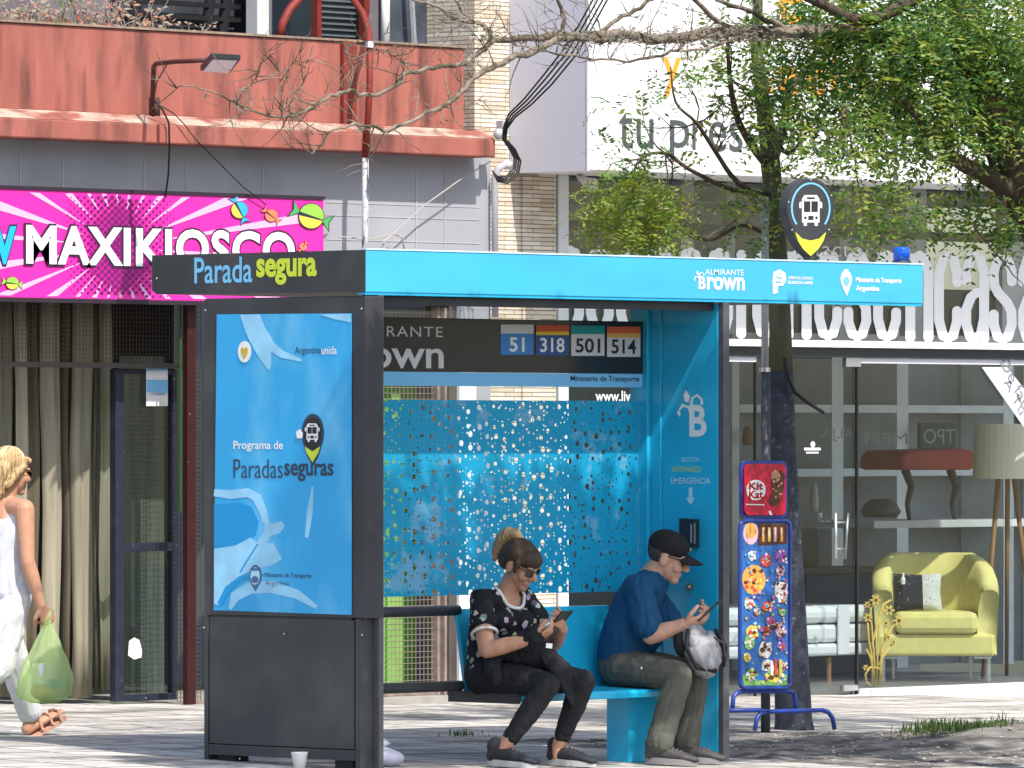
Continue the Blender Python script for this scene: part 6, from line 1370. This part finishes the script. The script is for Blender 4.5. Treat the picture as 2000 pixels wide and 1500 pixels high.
part('zip', mat('dark zip', (.05, .05, .055), .5), bp_, lambda b: b.tube([c + V(.0, -.10, .05), c + V(.04, -.125, .02), c + V(.055, -.125, -.05)], .005, 6))

# ---------------------------------------------------------------- walking woman
wk = thing('person', 'walking blond woman in white sleeveless top carrying a green plastic bag', 'person', (24.05, 26.42, .1))
PEL, WST, CHS, NKB = V(23.985, 26.42, .84), V(23.98, 26.42, 1.0), V(23.985, 26.42, 1.17), V(23.995, 26.41, 1.315)
HD = V(24.035, 26.405, 1.455); hf = frame((.97, -.12, -.16), (.16, 0, .98))
SR, SLf = V(23.985, 26.255, 1.265), V(23.99, 26.585, 1.265)
ER, EL = V(23.955, 26.20, 1.00), V(23.88, 26.66, 1.02)
WR, WL = V(24.01, 26.16, .775), V(23.95, 26.68, .80)
HR, HL = V(23.98, 26.34, .82), V(23.98, 26.50, .82)
KR, KL = V(23.90, 26.36, .47), V(24.13, 26.50, .50)
g0 = gz(24.3, 26.5)
AR, AN = V(23.58, 26.37, .26), V(24.255, 26.50, g0 + .085)
bd = Body()
bd.limb([PEL, WST, CHS, NKB], [(.16, .115), (.125, .095), (.145, .10), (.058, .058)], ref=(0, 1, 0))
bd.limb([NKB, NKB.lerp(HD, .6)], [.052, .05]); head(bd, HD, hf, 1.0)
for s_, e_, w_ in ((SR, ER, WR), (SLf, EL, WL)):
    bd.limb([NKB - V(0, 0, .035), s_], [.05, .052]); bd.limb([s_, s_.lerp(e_, .45), e_], [.052, .045, .037]); bd.limb([e_, e_.lerp(w_, .3), w_], [.038, .039, .025])
hand(bd, WR, V(.06, -.02, -.1), V(.25, 1, .1), -1, 1.0, (.9, 1.3))
hand(bd, WL, V(.05, 0, -.1), V(0, -1, 0), 1, 1.0, (.4, .5))
for h_, k_, a_ in ((HR, KR, AR), (HL, KL, AN)):
    bd.limb([h_, h_.lerp(k_, .5), k_], [.085, .075, .055]); bd.limb([k_, k_.lerp(a_, .35), a_], [.053, .05, .036])
fd = V(.86, -.05, .36).normalized(); fh = AN + V(-.03, 0, -.055)
bd.limb([AN, fh], [.036, .03]); bd.limb([fh, fh + fd * .10, fh + fd * .165, fh + fd * .215], [(.027, .03), (.026, .036), (.017, .042), (.012, .038)], ref=(0, 0, 1))
for i in range(5): bd.limb([fh + fd * .20 + V(0, (i - 2) * .016, 0), fh + fd * (.238 - .006 * abs(i - 1)) + V(0, (i - 2) * .017, -.003)], [.009, .008], n=8)
bd.limb([AR, AR + V(.02, 0, -.06), AR + V(.10, 0, -.13)], [.034, .03, .03])
bd.done('body', [mat('warm tan skin', S(226, 168, 136, .62), .5, .35, var=.1, vs=16)], wk, .0042, 3)  # plain tan skin tone, slightly uneven
bd = Body()
bd.limb([PEL + V(0, 0, .0), WST, CHS + V(.005, 0, .01), NKB - V(-.005, 0, .09)], [(.178, .135), (.15, .118), (.160, .118), (.115, .085)], ref=(0, 1, 0))
bd.limb([CHS + V(.0, -.10, .02), NKB + V(0, -.082, -.035)], [.05, .026]); bd.limb([CHS + V(.0, .10, .02), NKB + V(0, .082, -.035)], [.05, .026])
bd.done('sleeveless_top', [mat('white cotton', (.54, .56, .61), .85, var=.1)], wk, .005, 3, folds(.008, 16, 4, (1, 1, .5)))
bd = Body()
bd.limb([PEL + V(0, -.06, 0), PEL + V(0, .06, 0)], [.115, .115])
for h_, k_, a_ in ((HR, KR, AR), (HL, KL, AN)):
    bd.limb([h_, h_.lerp(k_, .5), k_], [.10, .095, .08]); bd.limb([k_, k_.lerp(a_, .4), k_.lerp(a_, .9)], [.078, .074, .062])
bd.done('trousers', [mat('white linen', (.66, .66, .67), .85, var=.05)], wk, .005, 3, folds(.009, 15, 7, (1, 1, .5)))
P = lambda x, y, z: HD + hf @ Vector((x, y, z))
bd = Body(); bd.ell(P(0, -.022, .04), (.083, .096, .084), hf); bd.limb([P(0, -.08, .0), P(0, -.095, -.06), P(.0, -.085, -.13), P(0, -.07, -.17)], [(.078, .055), (.072, .05), (.06, .042), (.03, .02)], ref=hf @ Vector((1, 0, 0)))
bd.limb([P(.076, .02, .03), P(.082, -.03, -.02), P(.07, -.06, -.08)], [.016, .022, .02]); bd.limb([P(.05, .06, .065), P(.0, .075, .07), P(-.05, .06, .065)], [.018, .02, .018])
bd.done('hair', [mat('sunny blond hair', (.55, .38, .19), .5, .4, var=.4, vs=7, stretch=(8, 8, 2.5), bump=.5, bs=90, col2=(.2, .115, .05), c2s=9, c2t=(.46, .62), c2stretch=(9, 9, 1.3))], wk, .004, 5, folds(.003, 55, 3, (1, 1, .22)))
glasses(wk, HD, hf, 1.0, 'sunglasses', mat('brown lens', (.02, .012, .01), .1, .6), mat('brown frame', (.08, .04, .02), .3), 1.1)
def strands(fr, hd, n, drop, seed, c0=(0, -.022, .04), rr=(.085, .098, .087)):
    q = random.Random(seed)
    def f(b):
        for i in range(n):
            a = q.uniform(.25, 2 * math.pi - .25) ; s_ = math.sin(a); c_ = math.cos(a); pts = []
            for j in range(9):
                t = j / 8; e = 1.35 - 1.9 * t; k_ = math.cos(max(e, -.35))
                z = math.sin(e) * rr[2] if e > -.4 else math.sin(-.4) * rr[2] - (-.4 - e) * drop
                w_ = 1.0 + .02 * q.uniform(-1, 1)
                pts.append(hd + fr @ Vector((c0[0] + s_ * k_ * rr[0] * w_, c0[1] + min(c_ * -1, .55) * k_ * rr[1] * w_ * (1 if c_ > 0 else .9), c0[2] + z)))
            b.tube(pts, [.0022, .002, .002, .002, .0018, .0016, .0014, .0012, .0008], 4)
    return f
wkh = [o for o in wk.children if o.name.startswith('hair')][0]
o = part('hair_strand', mat('pale strand', (.62, .45, .25), .5, var=.2), None, strands(hf, HD, 90, .20, 4)); o.parent = wkh; o.location = -world_loc(wkh)
sol = fh - V(0, 0, .033)
def sandal(b):
    s = V(0, 1, 0); u = fd.cross(s).normalized(); u = -u if u.z < 0 else u
    pts = [fh + fd * (.118 + .145 * math.cos(R(a))) + s * .046 * math.sin(R(a)) - u * .034 for a in range(0, 360, 20)]
    b.prism(pts, -u * .018)
    for t in (.06, .13, .19): b.tube([fh + fd * t - s * .046 - u * .03, fh + fd * (t + .01) - s * .03 + u * .02, fh + fd * (t + .015) + u * .034 * (1.2 - t * 3), fh + fd * (t + .01) + s * .03 + u * .02, fh + fd * t + s * .046 - u * .03], .008, 7)
part('sandal', mat('rose gold strap', (.5, .28, .2), .4), wk, sandal)
# carrier bag
cg = thing('carrier_bag', 'translucent green plastic carrier bag hanging from the walking woman', 'bag', (24.02, 26.14, .3))
def bag_mat():
    m = bpy.data.materials.new('thin green plastic'); m.use_nodes = True; n, l = m.node_tree.nodes, m.node_tree.links; b = n['Principled BSDF']
    b.inputs['Base Color'].default_value = (.80, .88, .58, 1); b.inputs['Roughness'].default_value = .35
    t = n.new('ShaderNodeBsdfTranslucent'); t.inputs[0].default_value = (.7, .85, .42, 1); tr = n.new('ShaderNodeBsdfTransparent'); tr.inputs[0].default_value = (.8, .95, .6, 1)
    a = n.new('ShaderNodeMixShader'); a.inputs[0].default_value = .4; l.new(b.outputs[0], a.inputs[1]); l.new(t.outputs[0], a.inputs[2])
    c_ = n.new('ShaderNodeMixShader'); c_.inputs[0].default_value = .62; l.new(a.outputs[0], c_.inputs[1]); l.new(tr.outputs[0], c_.inputs[2]); l.new(c_.outputs[0], n['Material Output'].inputs[0]); return m
top = V(24.04, 26.135, .705); zb_ = pz(55, 1374, 26.14)
def bagm(b):
    n, k = 40, 22; vs = []
    for j in range(k + 1):
        t = j / k; z = zb_ + (top.z - zb_) * t
        w = .138 * (min(1, (t * 9 + .25)) ** .5 if t < .12 else 1) * (1 if t < .3 else max(.11, 1 - ((t - .3) / .7) ** 1.05 * .93)); dth = w * .55
        cx_ = 24.015 + (top.x - 24.015) * t
        for i in range(n):
            a = 2 * math.pi * i / n; pl_ = 1 + (.13 * t + .03) * math.sin(a * 9 + 1.5 * math.sin(t * 3)) + .10 * noise.noise(Vector((math.cos(a) * 1.5, math.sin(a) * 1.5, t * 5)))
            # broad side turned towards the street camera
            e = (V(.69, -.72, 0) * math.cos(a) * w + V(.72, .69, 0) * math.sin(a) * dth) * pl_
            vs.append(V(cx_, 26.14, z + .012 * noise.noise(Vector((math.cos(a) * 2, math.sin(a) * 2, 7))) * (1 - t)) + e)
    b.add(vs, [(j * n + i, j * n + (i + 1) % n, (j + 1) * n + (i + 1) % n, (j + 1) * n + i) for j in range(k) for i in range(n)] + [tuple(range(n - 1, -1, -1))])
part('sack', bag_mat(), cg, bagm, smooth=True)
part('handle', bag_mat(), cg, lambda b: (b.tube([top + V(-.02, 0, -.02), top + V(.0, -.012, .03), top + V(.02, 0, .05), top + V(.03, .01, .0)], [(.012, .004), (.012, .004), (.01, .004), (.01, .004)], 8)), smooth=True)
gr_ = thing('groceries', 'white and yellow packages inside the green carrier bag', 'groceries', (24.02, 26.14, zb_))
part('white_pack', mat('white pack', (.75, .75, .75), .6), gr_, lambda b: b.box(23.96, 24.06, 26.10, 26.18, zb_ + .09, zb_ + .20), bevel=.01)
part('yellow_pack', mat('yellow pack', (.5, .42, .12), .6), gr_, lambda b: b.ell((24.02, 26.14, zb_ + .06), .085, .06, .05), smooth=True)
part('teal_label', mat('teal pack', (.08, .4, .38), .6), gr_, lambda b: b.box(24.0, 24.085, 26.085, 26.12, zb_ + .07, zb_ + .12))
